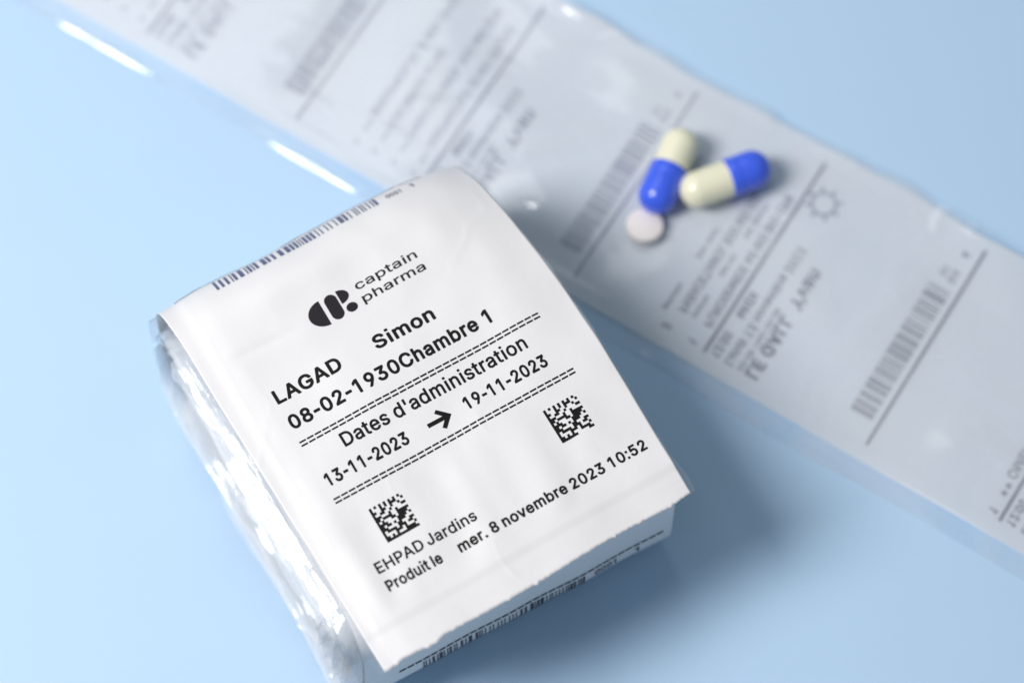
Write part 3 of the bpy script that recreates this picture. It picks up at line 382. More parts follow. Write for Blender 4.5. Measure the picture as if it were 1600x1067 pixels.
class Ink:
    """flat print collected in sheet coordinates (mm), then laid on a curved sheet"""
    def __init__(self):
        self.v, self.f = [], []
    def poly(self, pts):
        n = len(self.v)
        self.v += pts
        self.f.append(tuple(range(n, n + len(pts))))
    def rect(self, x0, y0, x1, y1, nx=1, ny=1):
        if ny > 1:
            for j in range(ny):
                self.rect(x0, y0 + (y1 - y0) * j / ny, x1, y0 + (y1 - y0) * (j + 1) / ny, nx)
            return
        n = len(self.v)
        for i in range(nx + 1):
            x = x0 + (x1 - x0) * i / nx
            self.v += [(x, y0), (x, y1)]
        for i in range(nx):
            a = n + 2 * i
            self.f.append((a, a + 2, a + 3, a + 1))
    def text(self, s, style, x0, y0, cap, x1=None, space=330, sx=1.0):
        items, x = [], 0
        last = 0
        first = None
        for ch in s:
            if ch == ' ':
                x += space
                continue
            adv, vs_, fs_ = glyph_tris(style, ch)
            items.append((x, vs_, fs_))
            if first is None:
                first = x + min(p[0] for p in vs_)
            last = x + max(p[0] for p in vs_)
            x += adv + (12 if style == 'b' else 0)
        k = cap / 1000.0
        kx = k * sx if x1 is None else (x1 - x0) / (last - first)
        for gx, vs_, fs_ in items:
            n = len(self.v)
            self.v += [(x0 + (gx + p[0] - first) * kx, y0 + p[1] * k) for p in vs_]
            self.f += [tuple(n + i for i in t) for t in fs_]
        return x0 + (last - first) * kx
    def ellipse(self, cx, cy, rx, ry, a0=0, a1=360, n=32):
        m = n if a1 - a0 < 360 else n - 1
        self.poly([(cx + rx * math.cos(rad(a0 + (a1 - a0) * i / n)), cy + ry * math.sin(rad(a0 + (a1 - a0) * i / n)))
                   for i in range(m + 1)])
    def barcode(self, x0, x1, y0, y1, seed, n=46, ny=1):
        rnd = random.Random(seed)
        w = [rnd.choice((1, 1, 1, 2, 2, 3)) for _ in range(2 * n + 1)]
        t = sum(w)
        x = x0
        for i, a in enumerate(w):
            d = (x1 - x0) * a / t
            if i % 2 == 0:
                self.rect(x, y0, x + d, y1, 1, ny)
            x += d
    def lay(self, name, surf, mat, parent, lift=0.05):
        return obj(name, [surf(x, y, lift) for x, y in self.v], self.f, mat, parent, smooth=False)

# ------------------------------------------------------------------ table
def table():
    n = 40
    R_ = 900
    vs_, fs_ = [], []
    for j in range(n + 1):
        for i in range(n + 1):
            vs_.append((-R_ + 2 * R_ * i / n, -R_ + 2 * R_ * j / n, 0))
    for j in range(n):
        for i in range(n):
            a = j * (n + 1) + i
            fs_.append((a, a + 1, a + n + 2, a + n + 1))
    o = obj("table_surface", vs_, fs_, M_TABLE)
    o["kind"] = "structure"
    o["label"] = "plain light blue table surface under the pouches"
table()

# ------------------------------------------------------------------ pouch roll
RA = rad(30.4)
OX, OY = -20.30, -57.41
def roll_world(x, y, z):
    return (OX + x * math.cos(RA) - y * math.sin(RA), OY + x * math.sin(RA) + y * math.cos(RA), z)

H, R0 = 36.0, 12.0
YF, YB, ZB = 4.3, 78.4, 0.55          # front, back and bottom of the wound stack
PITCH = 1.55
TURNS = 7

def loop_profile(ins, n=10):
    """rounded rectangle of the winding, starting at the front top going back, as (y, z, ny, nz)"""
    r = max(R0 - ins * 0.85, 2.0)
    rf = max(8.0 - ins * 0.5, 2.0)
    y0, y1, z0, z1 = YF + ins, YB - ins, ZB + ins * 0.95, H - ins
    pts = []
    def line(a, b, nrm, k):
        for i in range(k):
            t = i / k
            pts.append((a[0] + (b[0] - a[0]) * t, a[1] + (b[1] - a[1]) * t, nrm[0], nrm[1]))
    def arc(c, rr, a0, a1, k):
        for i in range(k):
            a = rad(a0 + (a1 - a0) * i / k)
            pts.append((c[0] + rr * math.cos(a), c[1] + rr * math.sin(a), math.cos(a), math.sin(a)))
    line((y0 + rf, z1), (y1 - r, z1), (0, 1), 26)
    arc((y1 - r, z1 - r), r, 90, 0, n)
    line((y1, z1 - r), (y1, z0 + r), (1, 0), 6)
    arc((y1 - r, z0 + r), r, 0, -90, n)
    line((y1 - r, z0), (y0 + rf, z0), (0, -1), 26)
    arc((y0 + rf, z0 + rf), rf, 270, 180, n)
    line((y0, z0 + rf), (y0, z1 - rf), (-1, 0), 8)
    arc((y0 + rf, z1 - rf), rf, 180, 90, n)
    return pts
NL = len(loop_profile(0))

def spiral_point(t):
    """t in turns from the front top of the outermost turn"""
    k = int(t)
    ins = PITCH * t
    P = loop_profile(ins)
    f = (t - k) * NL
    i = int(f) % NL
    j = (i + 1) % NL
    w = f - int(f)
    Q = loop_profile(ins)
    a, b = Q[i], Q[j]
    return tuple(a[m] + (b[m] - a[m]) * w for m in range(4))

# --- the top pouch: flat, over the back bend and down
TOP_FLAT = YB - R0                      # where the back bend starts
def top_path(y):
    if y <= TOP_FLAT:
        return y, H, 0.0, 1.0
    a = (y - TOP_FLAT) / R0
    if a < math.pi / 2:
        return TOP_FLAT + R0 * math.sin(a), H - R0 + R0 * math.cos(a), math.sin(a), math.cos(a)
    d = y - TOP_FLAT - R0 * math.pi / 2
    return YB, H - R0 - d, 1.0, 0.0

def top_disp(x, y):
    c = nz(x / 15 + 0.3 * nz(x / 6, y / 6, 1.0), y / 19, 33.0)
    h = 0.07 * max(0, 1 - abs(c) / 0.05) * max(0, nz(x / 14, y / 12, 41.0) + 0.1) * 2
    h += 0.52 * nz(x / 17, y / 15, 3.1) + 0.22 * nz(x / 7, y / 8, 9.4)
    # lengthwise ripples of the filled part near the torn end
    rp = sstep(6.5, 12, y) * (1 - sstep(20, 34, y))
    h += 0.24 * rp * math.sin(x / 1.9 + 2.0 * nz(x / 12, y / 20, 1.7)) * (0.5 + 0.8 * nz(x / 9, 2.2, 5.0))
    # heat-seal bands: across the torn end and along the left side
    h -= 0.22 * (1 - sstep(6.0, 6.9, y)) * (1 - sstep(-0.5, 0.4, 0.0 - y))
    for k, yy in enumerate((1.9, 3.2, 4.4, 5.5)):
        h += 0.045 * math.exp(-((y - yy) / 0.22) ** 2) * (0.6 + 0.8 * nz(x / 10, k * 3.0, 0.4))
    xs = 1.55 + 0.5 * nz(y / 30, 4.0)
    h -= 0.16 * (1 - sstep(xs - 0.8, xs + 1.4, x)) * sstep(2, 8, y)
    h += 0.03 * math.exp(-((x - xs - 0.9) / 0.4) ** 2) * sstep(4, 10, y)
    # short crease left of the emblem and a few pressed dents
    d = (y - 60.0) + 0.06 * (x - 6)
    h -= 0.20 * math.exp(-(d / 0.7) ** 2) * sstep(3, 7, x) * (1 - sstep(12, 19, x))
    h += 0.5 * math.exp(-(((x - 22) / 9) ** 2 + ((y - 68) / 4) ** 2))
    h += 0.35 * math.exp(-(((x - 45) / 8) ** 2 + ((y - 62) / 5) ** 2))
    return h

def top_droop(x, y):
    far = sstep(40, 80, y)
    d = -5.0 * sstep(52, 80, y) * sstep(38, 62, x) ** 1.6
    d += -1.0 * sstep(50, 62, x) * sstep(25, 60, y)
    d += -0.5 * (1 - sstep(0, 6, x))
    d += -0.8 * (1 - sstep(0, 10, y)) * sstep(35, 60, x)
    return d

def top_surf(x, y, lift=0.0):
    yy, zz, ny, nzz = top_path(y)
    h = top_disp(x, y) + lift
    return roll_world(x, yy + ny * h, zz + nzz * h + top_droop(x, y))

TORN = [(-0.5, 0.17), (4.17, 0.65), (6.5, 0.45), (9.47, 0.15), (11.38, 0.77), (15.91, 0.74), (22.0, 0.67), (30.5, 0.74),
        (36.12, 0.99), (42.24, 1.22), (48.27, 1.27), (53.77, 1.0), (59.22, 1.42), (62, 1.5)]
def torn(x):
    for (a, ya), (b, yb) in zip(TORN, TORN[1:]):
        if x <= b:
            y = ya + (yb - ya) * (x - a) / (b - a)
            break
    # torn perforation: small teeth where each cut was bridged, fibres between
    ph = (x + 0.8 * nz(x / 4, 7.7)) / 5.15
    f = ph - math.floor(ph)
    amp = 0.7 + 0.9 * nz(math.floor(ph) * 3.7, 1.1)
    y -= amp * 0.36 * math.exp(-((f - 0.5) / 0.04) ** 2)
    y += 0.10 * nz(x * 1.9, 0.3) + 0.16 * nz(x * 2.6, 5.0)
    return y

def left_edge(y):
    return -0.0 - 0.022 * y + 0.12 * nz(y / 9, 8.8)
def right_edge(y):
    return 58.6 + 0.7 * sstep(0, 34, y) - 1.3 * sstep(40, 66, y) - 1.2 * sstep(58, 80, y) + 0.08 * nz(y / 7, 2.8)

roll = empty("pouch_roll", "stack of wound white pouches, printed black on top, on the blue table", "pouch roll")

def top_panel():
    nx, ny_ = 190, 150
    L_ = TOP_FLAT + R0 * math.pi / 2 + 8.0
    vs_, fs_ = [], []
    for j in range(ny_ + 1):
        t = j / ny_
        for i in range(nx + 1):
            u = i / nx
            y = L_ * t
            xl, xr = left_edge(y), right_edge(y)
            x = xl + (xr - xl) * u
            e = torn(x)
            y = y + (e - 0.0) * max(0.0, 1 - y / 5.0)
            vs_.append(top_surf(x, y))
    for j in range(ny_):
        for i in range(nx):
            a = j * (nx + 1) + i
            fs_.append((a, a + 1, a + nx + 2, a + nx + 1))
    o = obj("top_panel", vs_, fs_, M_PAPER, roll)
    o["label"] = "white printed top pouch panel with torn near edge"
    md = o.modifiers.new("thickness", 'SOLIDIFY')
    md.thickness = 0.09 * MM
    md.offset = -1
    return o
panel = top_panel()

def top_film():
    """the clear film half of the top pouch, under the paper, showing along both sides"""
    nx, ny_ = 70, 120
    L_ = TOP_FLAT + R0 * math.pi / 2 + 8.0
    vs_, fs_ = [], []
    for j in range(ny_ + 1):
        y0 = L_ * j / ny_
        for i in range(nx + 1):
            u = i / nx
            xl = left_edge(y0) - 0.9 - 0.5 * nz(y0 / 6, 1.2) - 0.9 * sstep(5, 30, y0)
            xr = right_edge(y0) + 0.7 * (1 - sstep(4, 11, y0)) + 0.32 + 0.25 * nz(y0 / 5, 3.3)
            xr += 0.6 * sstep(58, 66, y0) * (1 - sstep(70, 78, y0))
            x = xl + (xr - xl) * u
            y = y0 + (torn(max(-0.4, min(61, x))) + 0.15) * max(0.0, 1 - y0 / 5.0)
            p = top_surf(x, y, -0.35 - 1.3 * math.sin(math.pi * max(0, min(1, (x - 1) / 58))) ** 0.7 * sstep(6, 14, y)
                         + 0.25 * nz(x / 3, y / 5, 6.6) * (1 if 0.03 < u < 0.97 else 0.6))
            vs_.append(p)
    for j in range(ny_):
        for i in range(nx):
            a = j * (nx + 1) + i
            fs_.append((a, a + 1, a + nx + 2, a + nx + 1))
    o = obj("top_film", vs_, fs_, M_FILM, roll)
    o["label"] = "clear film edge of the top pouch"
top_film()

# --- print on the top pouch
def print_top():
    def put(name, ink, mat=M_INK):
        return ink.lay(name, top_surf, mat, panel, 0.06)
    for k in range(4):
        s = Ink()
        if k == 0:
            s.ellipse(22.0, 59.75, 2.9, 2.36, 90, 270)
        elif k == 1:
            pts = [(23.86 + 1.12 * math.cos(rad(a)), 61.1 + 1.1 * math.sin(rad(a))) for a in range(0, 181, 10)]
            pts += [(23.86 + 1.12 * math.cos(rad(a)), 58.57 + 1.1 * math.sin(rad(a))) for a in range(180, 361, 10)]
            s.poly(pts)
        elif k == 2:
            s.ellipse(25.3, 60.92, 1.85, 1.26, -90, 90)
        else:
            s.ellipse(26.5, 58.38, 1.0, 0.84)
        put("emblem_shape", s, M_LOGO)
    s = Ink()
    s.text("captain", 'l', 28.7, 60.55, 1.62, 40.5)
    s.text("pharma", 'l', 28.7, 57.95, 1.62, 40.75)
    put("brand_lettering", s, M_LOGO)
    s = Ink(); s.text("LAGAD", 'b', 7.25, 49.25, 2.68, 19.8); put("surname_lettering", s)
    s = Ink(); s.text("Simon", 'b', 26.3, 49.35, 2.62, 37.75); put("forename_lettering", s)
    s = Ink(); s.text("08-02-1930Chambre 1", 'b', 7.2, 43.95, 2.68, 45.6); put("birth_date_lettering", s)
    s = Ink(); s.text("Dates d'administration", 'm', 13.2, 36.85, 2.62, 48.4); put("heading_lettering", s)
    s = Ink(); s.text("13-11-2023", 'b', 7.45, 32.15, 2.36, 22.95); put("start_date_lettering", s)
    s = Ink(); s.text("19-11-2023", 'b', 34.0, 32.35, 2.36, 49.75); put("end_date_lettering", s)
    s = Ink(); s.text("EHPAD Jardins", 'm', 7.15, 14.95, 2.0, 25.85, space=260); put("home_lettering", s)
    s = Ink()
    s.text("Produit le", 'b', 7.2, 11.45, 2.0, 17.4, space=260)
    s.text("mer. 8 novembre 2023 10:52", 'b', 20.6, 11.4, 2.0, 56.4, space=290)
    put("production_date_lettering", s)
    # arrow
    s = Ink()
    s.rect(26.8, 32.82, 30.4, 33.58)
    def bar(ax, ay, bx, by, w):
        dx, dy = bx - ax, by - ay
        l = math.hypot(dx, dy)
        px, py = -dy / l * w / 2, dx / l * w / 2
        s.poly([(ax + px, ay + py), (ax - px, ay - py), (bx - px, by - py), (bx + px, by + py)])
    put("arrow", s)
    s = Ink()
    s.poly([(28.8, 34.62), (29.38, 35.1), (31.3, 33.2), (30.15, 33.2)])
    s.poly([(30.15, 33.2), (31.3, 33.2), (29.38, 31.3), (28.8, 31.78)])
    put("arrow_head", s)
    for yb in (41.1, 29.5):
        s = Ink()
        n = 32
        per = 46.15 / n
        for i in range(n):
            for dy in (-0.36, 0.36):
                s.rect(7.0 + per * i, yb + dy - 0.15, 7.0 + per * (i + 0.84), yb + dy + 0.15)
        put("dashed_rule", s)
    rows = ["10101010101010", "11011010011001", "11001110101100", "10111000001011", "10111010000100",
            "11011100011111", "10100011011110", "11110100101101", "11010010111000", "11100001100011",
            "10111001010110", "10000111000101", "11011110011100", "11111111111111"]
    rnd = random.Random(5)
    mods = [[c == '1' for c in r] for r in rows]
    for _ in range(26):                      # same look, carries no message
        a, b = rnd.randrange(1, 13), rnd.randrange(1, 13)
        mods[a][b] = not mods[a][b]
    for (bx, by, w, h) in ((11.1, 18.9, 6.05, 6.6), (44.6, 19.3, 6.2, 6.55)):
        s = Ink()
        for r, row in enumerate(mods):
            c = 0
            while c < 14:
                if row[c]:
                    e = c
                    while e < 14 and row[e]:
                        e += 1
                    s.rect(bx + w * c / 14, by + h * (13 - r) / 14, bx + w * e / 14, by + h * (14 - r) / 14)
                    c = e
                else:
                    c += 1
        put("matrix_code", s)
    s = Ink()
    s.barcode(8.6, 40.2, 73.9, 77.4, 11, 36, 10)
    put("barcode", s, M_BENDINK)
    s = Ink()
    s.text("0001", 'm', 42.0, 74.4, 1.5, 44.9)
    s.text("1", 'm', 46.8, 74.6, 1.5)
    put("small_lettering", s, M_WRAPINK)
    s = Ink()
    s.rect(1.5, 78.6, 50, 79.0, 60)
    put("printed_rule", s, M_WRAPINK)
print_top()

# --- the wound layers below
def front_skew(x, y):
    return -(0.2 + 1.5 * x / 58) * (1 - sstep(4, 40, y))

def sweep(name, t0, t1, steps, xl, xr, nx, inset, mat, wob, seed, label=None, zmin=None, flange=0.0):
    vs_, fs_ = [], []
    for j in range(steps + 1):
        t = t0 + (t1 - t0) * j / steps
        y, z, ny, nzz = spiral_point(t)
        a, b = xl(t, y, z), xr(t, y, z)
        for i in range(nx + 1):
            if flange:                       # fine columns on the loose margin, coarse ones inside
                nf = nx // 2
                x = a + (1.5 - a) * i / nf if i <= nf else 1.5 + (b - 1.5) * (i - nf) / (nx - nf)
                u = (x - a) / (b - a)
            else:
                u = i / nx
                x = a + (b - a) * u
            h = -inset(t, u, y) + wob * nz(x / 9 + seed, t * 9, seed)
            zz = z + nzz * h + top_droop(x, min(y, YB)) * 0.9 * sstep(H * 0.25, H, z)
            if x < 0 and flange:
                cv = flange * (0.85 + 1.3 * nz(y / 9, t * 4, seed))
                zz += -cv * x * x + 0.30 * nz(x / 1.3, y / 13 + seed, t * 2) * min(1, -x)
                zz += 0.10 * nz(x / 0.9, y / 3.0, seed + 3) * min(1, -x)
            vs_.append(roll_world(x, y + ny * h + front_skew(x, y), max(zz, zmin if zmin else 0.2)))
    for j in range(steps):
        for i in range(nx):
            a = j * (nx + 1) + i
            fs_.append((a, a + nx + 1, a + nx + 2, a + 1))
    o = obj(name, vs_, fs_, mat, roll)
    if label:
        o["label"] = label
    return o

T_START = (26 + 10 + 4.5) / NL            # where the top panel ends, down the back
def edge_l(seed, out, amp):
    def f(t, y, z):
        return -out + amp * nz(t * 7 + seed, seed, 1.0) + 0.5 * amp * nz(t * 23, seed, 2.0) - 2.2 * (1 - z / H)
    return f
def edge_r(seed, amp, base=58.6):
    def f(t, y, z):
        return base - 0.8 * (1 - z / H) - 2.6 * sstep(44, 76, y) + amp * nz(t * 6 + seed, seed, 4.0)
    return f

t = T_START
k = 0
front_wrap = None
while t < TURNS:
    t2 = min(math.floor(t + 1e-6) + 1.0 if k == 0 else t + 1.0, TURNS)
    steps = int(220 * (t2 - t)) + 4
    w = sweep("wound_paper", t, t2, steps, edge_l(k * 3.1, 0.6, 0.7), edge_r(k * 2.3, 0.5, 58.3 - 0.1 * k), 24,
              lambda t_, u, y: 0.9 if t_ > 1 else 0.0, M_WRAP, 0.25, k * 5.3)
    if k == 0:
        front_wrap = w
        w["label"] = "outer wound paper layer with barcode at the near side"
    sweep("wound_film", t, t2, steps, edge_l(k * 3.1 + 40, 3.0 + 0.12 * k, 1.3), edge_r(k * 2.3, 0.4, 58.8 - 0.1 * k), 40,
          lambda t_, u, y: (0.9 if t_ > 1 else 0.0) + 0.25 + 0.5 * max(0.0, math.sin(math.pi * u)) ** 0.5, M_SIDE, 0.5, k * 7.9 + 60, flange=0.12)
    t = t2
    k += 1

# print on the near side of the outermost wound layer
FRONT_T = []
for _i in range(400):
    _t = 0.80 + 0.199 * _i / 399
    _p = spiral_point(_t)
    if _p[2] < 0.2:
        FRONT_T.append((_p[1], _t))
def front_surf(x, y, lift=0.0):
    """y is the height in mm on the near side of the outermost wound layer"""
    t_ = min(FRONT_T, key=lambda q: abs(q[0] - y))[1]
    yy, z, ny, nzz = spiral_point(t_)
    h = 0.25 * nz(x / 9, t_ * 9, 0.0) + lift + 0.07
    return roll_world(x, yy + ny * h + front_skew(x, yy), z + nzz * h + top_droop(x, yy) * 0.9 * sstep(H * 0.25, H, z))
def print_front():
    s = Ink()
    n = 34
    for i in range(n):
        s.rect(4.5 + 1.52 * i, 12.4, 4.5 + 1.52 * i + 1.3, 13.0)
    s.lay("dashed_rule", front_surf, M_WRAPINK, front_wrap, 0.05)
    s = Ink()
    s.barcode(9.0, 40.5, 5.0, 11.3, 23, 44, 10)
    s.lay("barcode", front_surf, M_WRAPINK, front_wrap, 0.05)
    s = Ink()
    s.text("0001", 'm', 42.5, 8.9, 2.2, 46.8)
    s.text("1", 'm', 50.5, 9.0, 2.0)
    s.lay("small_lettering", front_surf, M_WRAPINK, front_wrap, 0.05)
print_front()

# ------------------------------------------------------------------ pouch strip
SA = rad(-32.0)
SX, SY = math.cos(SA), math.sin(SA)
TX, TY = -math.sin(SA), math.cos(SA)
def strip_world(s, t_, z):
    return (s * SX + t_ * TX, s * SY + t_ * TY, z)
def world_roll(p):
    dx, dy = p[0] - OX, p[1] - OY
    return dx * math.cos(RA) + dy * math.sin(RA), -dx * math.sin(RA) + dy * math.cos(RA)
SEAMS = [-185.5, -125.0, -64.5, -3.5, 57.0, 117.5, 178.0]
PER = 60.5
T0, T1 = 25.5, 75.6

def flat_near_roll(s, t_):
    x, y = world_roll(strip_world(s, t_, 0))
    dx = max(-2 - x, 0, x - 60)
    dy = max(2 - y, 0, y - 79)
    return sstep(0, 14, math.hypot(dx, dy))

def seam_fac(s):
    """0 on the cross seals, 1 in the middle of a pouch"""
    f = ((s - 57.0) / PER) % 1.0
    d = min(f, 1 - f) * PER
    return sstep(1.5, 14, d)

def strip_z(s, t_):
    w = 0.45 + 0.55 * (nz(s / 28, t_ / 24, 2.0) + 0.6) + 0.10 * nz(s / 14, t_ / 15, 7.0) * seam_fac(s)
    w += 1.1 * sstep(62, 76, t_) * (0.5 + nz(s / 22, 6.1)) 
    w = max(w, 0.3)
    return 0.3 + (w - 0.3) * flat_near_roll(s, t_)

def strip_surf(s, t_, lift=0.0):
    return strip_world(s, t_, strip_z(s, t_) + lift)

strip = empty("pouch_strip", "flat strip of joined medicine pouches, clear side up, lying under the pills", "pouch strip")

def grid(fn, s0, s1, ns, t0, t1, nt_):
    vs_, fs_ = [], []
    for j in range(nt_ + 1):
        for i in range(ns + 1):
            vs_.append(fn(s0 + (s1 - s0) * i / ns, t0 + (t1 - t0) * j / nt_))
    for j in range(nt_):
        for i in range(ns):
            a = j * (ns + 1) + i
            fs_.append((a, a + 1, a + ns + 2, a + ns + 1))
    return vs_, fs_

def edge_wave(s):
    return 1.2 * nz(s / 26, 9.1) + 0.5 * nz(s / 8, 2.6) - 0.9 * (1 - seam_fac(s))

def film_z(s, t_):
    fl = flat_near_roll(s, t_)
    z = strip_z(s, t_)
    core = sstep(26, 38, t_) * (1 - sstep(64, 74, t_))
    puff = seam_fac(s) * core * (0.8 + 0.9 * nz(s / 13, t_ / 11, 4.0))
    wr = 0.10 * nz(s / 13 + t_ / 17, t_ / 12, 8.0) * (0.3 + 0.7 * core) + 0.1
    rg = nz(s / 24 + 0.4 * nz(s / 9, t_ / 9, 3.0), t_ / 9 + 0.3 * nz(s / 7, 1.0), 12.0)
    wr += 0.22 * sstep(30, 37, t_) * max(0, 1 - (rg / 0.10) ** 2) ** 2 * max(0, nz(s / 20, t_ / 16, 21.0) + 0.15) * 2
    wr += 0.07 * math.exp(-((t_ - 28.0 - 0.5 * nz(s / 20, 2.0)) / 0.45) ** 2)
    z = z + 0.10 + (max(puff, 0) * 0.9 + max(wr, 0)) * (0.15 + 0.85 * fl)
    # folded side: a soft round lip that comes down to the table
    if t_ < T0 + 1.5:
        e = FILM_T0(s)
        u = max(0.0, min(1.0, (t_ - e) / (T0 + 1.5 - e)))
        A = 0.36 * max([1 - sstep(0.2, 1.0, abs(s - c) / w) for c, w in LIPS]) * (0.85 + 0.5 * nz(s / 5, 6.0)) * (0.4 + 0.6 * fl)
        lip = A * math.exp(-((t_ - e - 1.0) / 0.62) ** 2)
        z = 0.2 + (z - 0.2) * u + lip
    if t_ > 72.5:
        z += 0.85 * sstep(72.8, 74.8, t_) * (0.5 + 1.1 * nz(s / 10, 3.7))
    return z

LIPS = [(-104, 17), (-57, 15), (-22, 8), (18, 6), (50, 8), (74, 5)]     # stretches where the folded side stands up
def FILM_T0(s):
    return 21.5 + 0.5 * nz(s / 30, 0.7) + 0.15 * nz(s / 6, 5.5)

def strip_parts():
    panels = []
    for k in range(len(SEAMS) - 1):
        s0, s1 = SEAMS[k], SEAMS[k + 1]
        if s1 < -150 or s0 > 110:
            continue
        vs_, fs_ = grid(lambda s, t_: strip_surf(s, t_ + edge_wave(s) * sstep(60, T1, t_)), s0, s1, 60, T0, T1, 50)
        p = obj("pouch_paper", vs_, fs_, M_THIN, strip)
        panels.append((s0, p))
    for k in range(len(SEAMS) - 1):
        s0, s1 = SEAMS[k], SEAMS[k + 1]
        if s1 < -150 or s0 > 110:
            continue
        ns, nt_ = 90, 110
        vs_, fs_ = [], []
        for j in range(nt_ + 1):
            for i in range(ns + 1):
                s = s0 + (s1 - s0) * i / ns
                e = FILM_T0(s)
                u = (j / nt_)
                u = u ** 1.5
                t_ = e + (76.5 + edge_wave(s) + 0.2 * nz(s / 9, 4.4) - e) * u
                vs_.append(strip_world(s, t_, max(0.15, film_z(s, t_))))
        for j in range(nt_):
            for i in range(ns):
                a = j * (ns + 1) + i
                fs_.append((a, a + 1, a + ns + 2, a + ns + 1))
        o = obj("pouch_film", vs_, fs_, M_FOG, strip)
    return panels
PANELS = strip_parts()

def print_strip():
    """print is on the far side of the paper: seen through it, mirrored"""
    LIFT = 0.04
    surf = lambda x, y, lift: strip_surf(y, x, lift)       # ink x runs across the strip, ink y along it
    def put(name, ink, parent, mat=M_SEEN):
        ink.lay(name, surf, mat, parent, LIFT)
    for s0, p in PANELS:
        k = round((s0 + 3.5) / PER)
        ink_m = M_SEEN if k >= 0 else M_SEEN2
        for off in (26.3, 59.9):
            s = Ink()
            s.rect(28.7, s0 + off - 0.3, 72.6, s0 + off + 0.3, 60)
            put("printed_rule", s, p, ink_m)
        s = Ink()
        s.text("LE GALL", 'b', 28.9, s0 + 34.6, 2.6, 42.6, space=400)
        s.text("Yvan", 'b', 44.6, s0 + 34.6, 2.6, 53.2)
        put("name_lettering", s, p, ink_m)
        s = Ink()
        s.text("Lundi 13 novembre 2023", 'm', 29.0, s0 + 30.4, 1.75, 55.6)
        s.text("12:00", 'b', 29.0, s0 + 27.4, 1.75, 34.4)
        s.text("MIDI", 'b', 38.0, s0 + 27.4, 1.75, 43.4)
        s.text("03-05 1941 Ch 08", 'm', 29.0, s0 + 33.0, 1.1, 43.0)
        put("date_lettering", s, p, ink_m)
        s = Ink()
        if k == 0:
            s.text("1", 'b', 28.9, s0 + 22.6, 1.7)
            s.text("FUROSEMIDE 40 MG BIO CPR", 'm', 33.4, s0 + 23.3, 1.7, 63.5)
            s.text("comprime", 'm', 33.4, s0 + 20.9, 1.0, 38.5)
            s.text("matin midi", 'm', 43, s0 + 20.9, 1.0, 48)
            s.text("le soir", 'm', 52, s0 + 20.9, 1.0, 60)
            s.text("2", 'b', 28.9, s0 + 17.2, 1.7)
            s.text("PARACETAMOL 500 MG GEL", 'm', 33.4, s0 + 18.0, 1.8, 61.0)
            s.text("gelules", 'm', 32.0, s0 + 15.6, 1.0, 38.0)
            s.text("par jour", 'm', 44.0, s0 + 15.6, 1.0, 51.0)
        elif k > 0:
            s.text("1", 'b', 29.4, s0 + 23.6, 1.7)
            s.text("** OMEPRAZOLE 20 MG", 'm', 33.2, s0 + 23.2, 1.9, 62)
        else:
            for r, (off, a, b) in enumerate(((22.6, "OMEPRAZOLE 20 MG GELULE", 66), (18.4, "PARACETAMOL 500 MG CPR", 68), (14.2, "FUROSEMIDE 40 MG", 55), (10.2, "BISOPROLOL 5 MG CPR BTE", 70))):
                s.text("*", 'm', 30.3, s0 + off, 1.6)
                s.text("** " + a, 'm', 33.4, s0 + off, 1.6, b)
        put("dosage_lettering", s, p, ink_m)
        s = Ink()
        s.barcode(33.2, 62.3, s0 + 54.0, s0 + 58.4, 70 + k, 42)
        put("barcode", s, p, ink_m)
        s = Ink()
        s.text("Ch 8", 'm', 64.0, s0 + 56.6, 1.4, 66.6)
        s.text("01", 'm', 64.6, s0 + 54.6, 1.3)
        s.text("4", 'm', 69.5, s0 + 56.4, 1.6)
        put("small_lettering", s, p, ink_m)
        if k == 0:
            s = Ink()
            cx, cy = 65.3, s0 + 30.1
            n = 28
            for i in range(n):
                a0, a1 = 2 * math.pi * i / n, 2 * math.pi * (i + 1) / n
                s.poly([(cx + r * math.cos(a), cy + r * math.sin(a)) for r, a in ((2.0, a0), (2.5, a0), (2.5, a1), (2.0, a1))])
            for i in range(8):
                a = 2 * math.pi * i / 8 + 0.2
                c, d = math.cos(a), math.sin(a)
                s.poly([(cx + r * c - w * d, cy + r * d + w * c) for r, w in ((2.6, 0.24), (2.6, -0.24), (3.5, -0.24), (3.5, 0.24))])
            put("sun_symbol", s, p, M_SEEN2)
print_strip()

# ------------------------------------------------------------------ pills
CAM = Vector((0, -math.sin(th) * DIST, 36 + math.cos(th) * DIST))
def on_height(px, py, h):
    k = 1600 / 172.0 * DIST
    fwd = Vector((0, math.sin(th), -math.cos(th)))
    up = Vector((0, math.cos(th), math.sin(th)))
    d = fwd + Vector((1, 0, 0)) * (px - 800) / k - up * (py - 533.5) / k
    s = (h - CAM.z) / d.z
    return CAM + d * s

def world_strip(p):
    return p[0] * SX + p[1] * SY, p[0] * TX + p[1] * TY

def lathe(profile, n=40):
    """profile of (axial, radius) turned about X"""
    vs_, fs_ = [], []
    for a, r in profile:
        for i in range(n):
            w = 2 * math.pi * i / n
            vs_.append((a, r * math.cos(w), r * math.sin(w)))
    for j in range(len(profile) - 1):
        for i in range(n):
            p, q = j * n + i, j * n + (i + 1) % n
            fs_.append((p, q, q + n, p + n))
    return vs_, fs_

def rest_height(pts, r):
    z = 0
    for p in pts:
        for ox in (-2, -1, 0, 1, 2):
            for oy in (-2, -1, 0, 1, 2):
                d2 = ox * ox + oy * oy
                lift = r - math.sqrt(max(0, r * r - d2))
                z = max(z, film_z(*world_strip((p[0] + ox, p[1] + oy))) - lift)
    return z

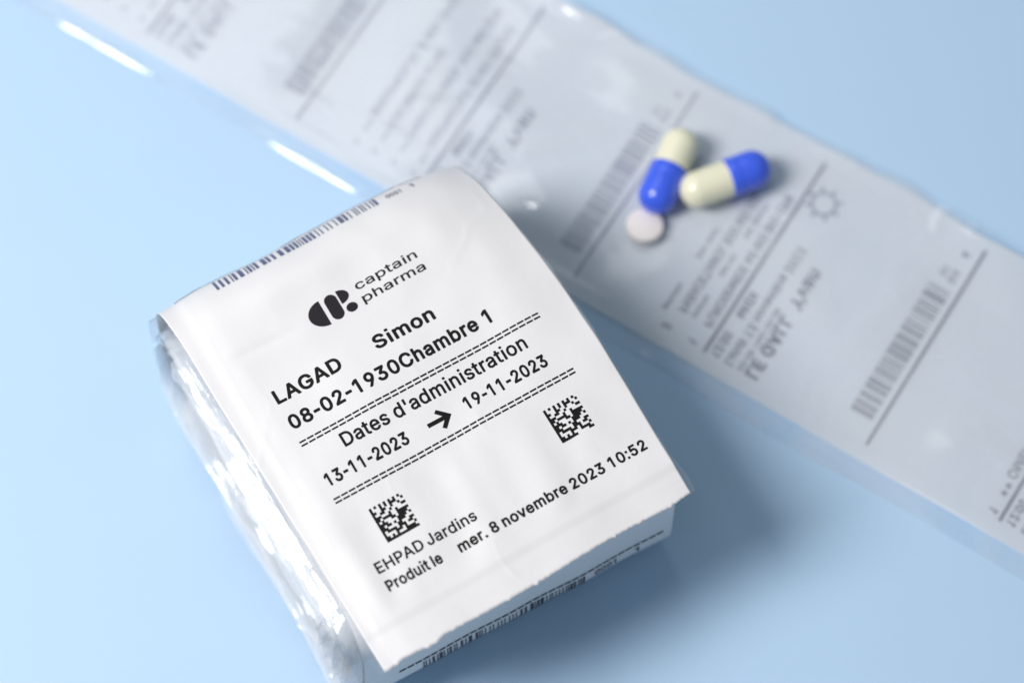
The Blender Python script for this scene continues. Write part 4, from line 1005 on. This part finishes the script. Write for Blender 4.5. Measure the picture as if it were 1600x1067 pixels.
def capsule(label, blue_tip, cream_tip, joint_frac, length):
    RC, RB = 3.62, 3.42
    h = 4.8
    a = on_height(*blue_tip, h)
    b = on_height(*cream_tip, h)
    mid = (a + b) / 2
    ax = (b - a)
    ax.z = 0
    ax.normalize()
    pts = [mid + ax * s for s in (-7, -3.5, 0, 3.5, 7)]
    zc = rest_height(pts, RC) + RC + 0.02
    root = empty("capsule", label, "capsule", "capsules on the strip")
    root.location = Vector((mid.x, mid.y, zc)) * MM
    root.rotation_euler = (0, 0, math.atan2(ax.y, ax.x))
    L2 = length / 2
    j = -L2 + length * joint_frac
    prof = [(-L2 + RC * (1 - math.cos(rad(w))), RC * math.sin(rad(w))) for w in range(0, 91, 6)]
    prof = [(x, max(r, 0.001)) for x, r in prof]
    prof += [(j - 2.6, RC), (j - 2.45, RC - 0.03), (j - 2.2, RC - 0.03), (j - 2.05, RC), (j - 0.12, RC), (j, RC - 0.06), (j, RB - 0.05)]
    v, f = lathe(prof)
    c = obj("cap", v, f, M_BLUE, root)
    c["label"] = "glossy blue half of the capsule"
    prof = [(j - 0.6, RB), (L2 - RB, RB)] + [(L2 - RB + RB * math.sin(rad(w)), max(0.001, RB * math.cos(rad(w)))) for w in range(6, 91, 6)]
    v, f = lathe(prof)
    c = obj("body", v, f, M_CREAM, root)
    c["label"] = "pale cream half of the capsule"
    return root

capsule("blue and cream capsule whose blue end touches the round tablet", (1017, 329), (1073, 206), 0.52, 17.8)
capsule("blue and cream capsule lying crosswise with its blue end towards the strip's far edge", (1203, 258), (1062, 309), 0.47, 17.6)

def tablet():
    r = 3.38
    p = on_height(1007, 355, 2.5)
    z = film_z(*world_strip((p.x, p.y)))
    for a in range(0, 360, 30):
        z = max(z, film_z(*world_strip((p.x + r * 0.9 * math.cos(rad(a)), p.y + r * 0.9 * math.sin(rad(a))))) - 0.1)
    prof = []
    hb = 0.75
    dome = 0.55
    for i in range(0, 13):
        q = i / 12
        prof.append((-(hb + dome * (1 - q * q)), max(0.001, (r - 0.15) * q)))
    prof += [(-hb + 0.06, r - 0.02), (-hb + 0.2, r), (hb - 0.2, r), (hb - 0.06, r - 0.02)]
    for i in range(12, -1, -1):
        q = i / 12
        prof.append((hb + dome * (1 - q * q), max(0.001, (r - 0.15) * q)))
    v, f = lathe(prof, 48)
    v = [(y, w, x) for x, y, w in v]
    f = [tuple(reversed(q)) for q in f]
    o = obj("tablet", v, f, M_TABLET)
    o.location = Vector((p.x, p.y, z + hb + dome + 0.02)) * MM
    o.rotation_euler = (rad(-5), rad(3), 0)
    tag(o, "small round off-white tablet lying by the blue capsule end", "tablet")
tablet()

for m in bpy.data.meshes:
    m.validate()
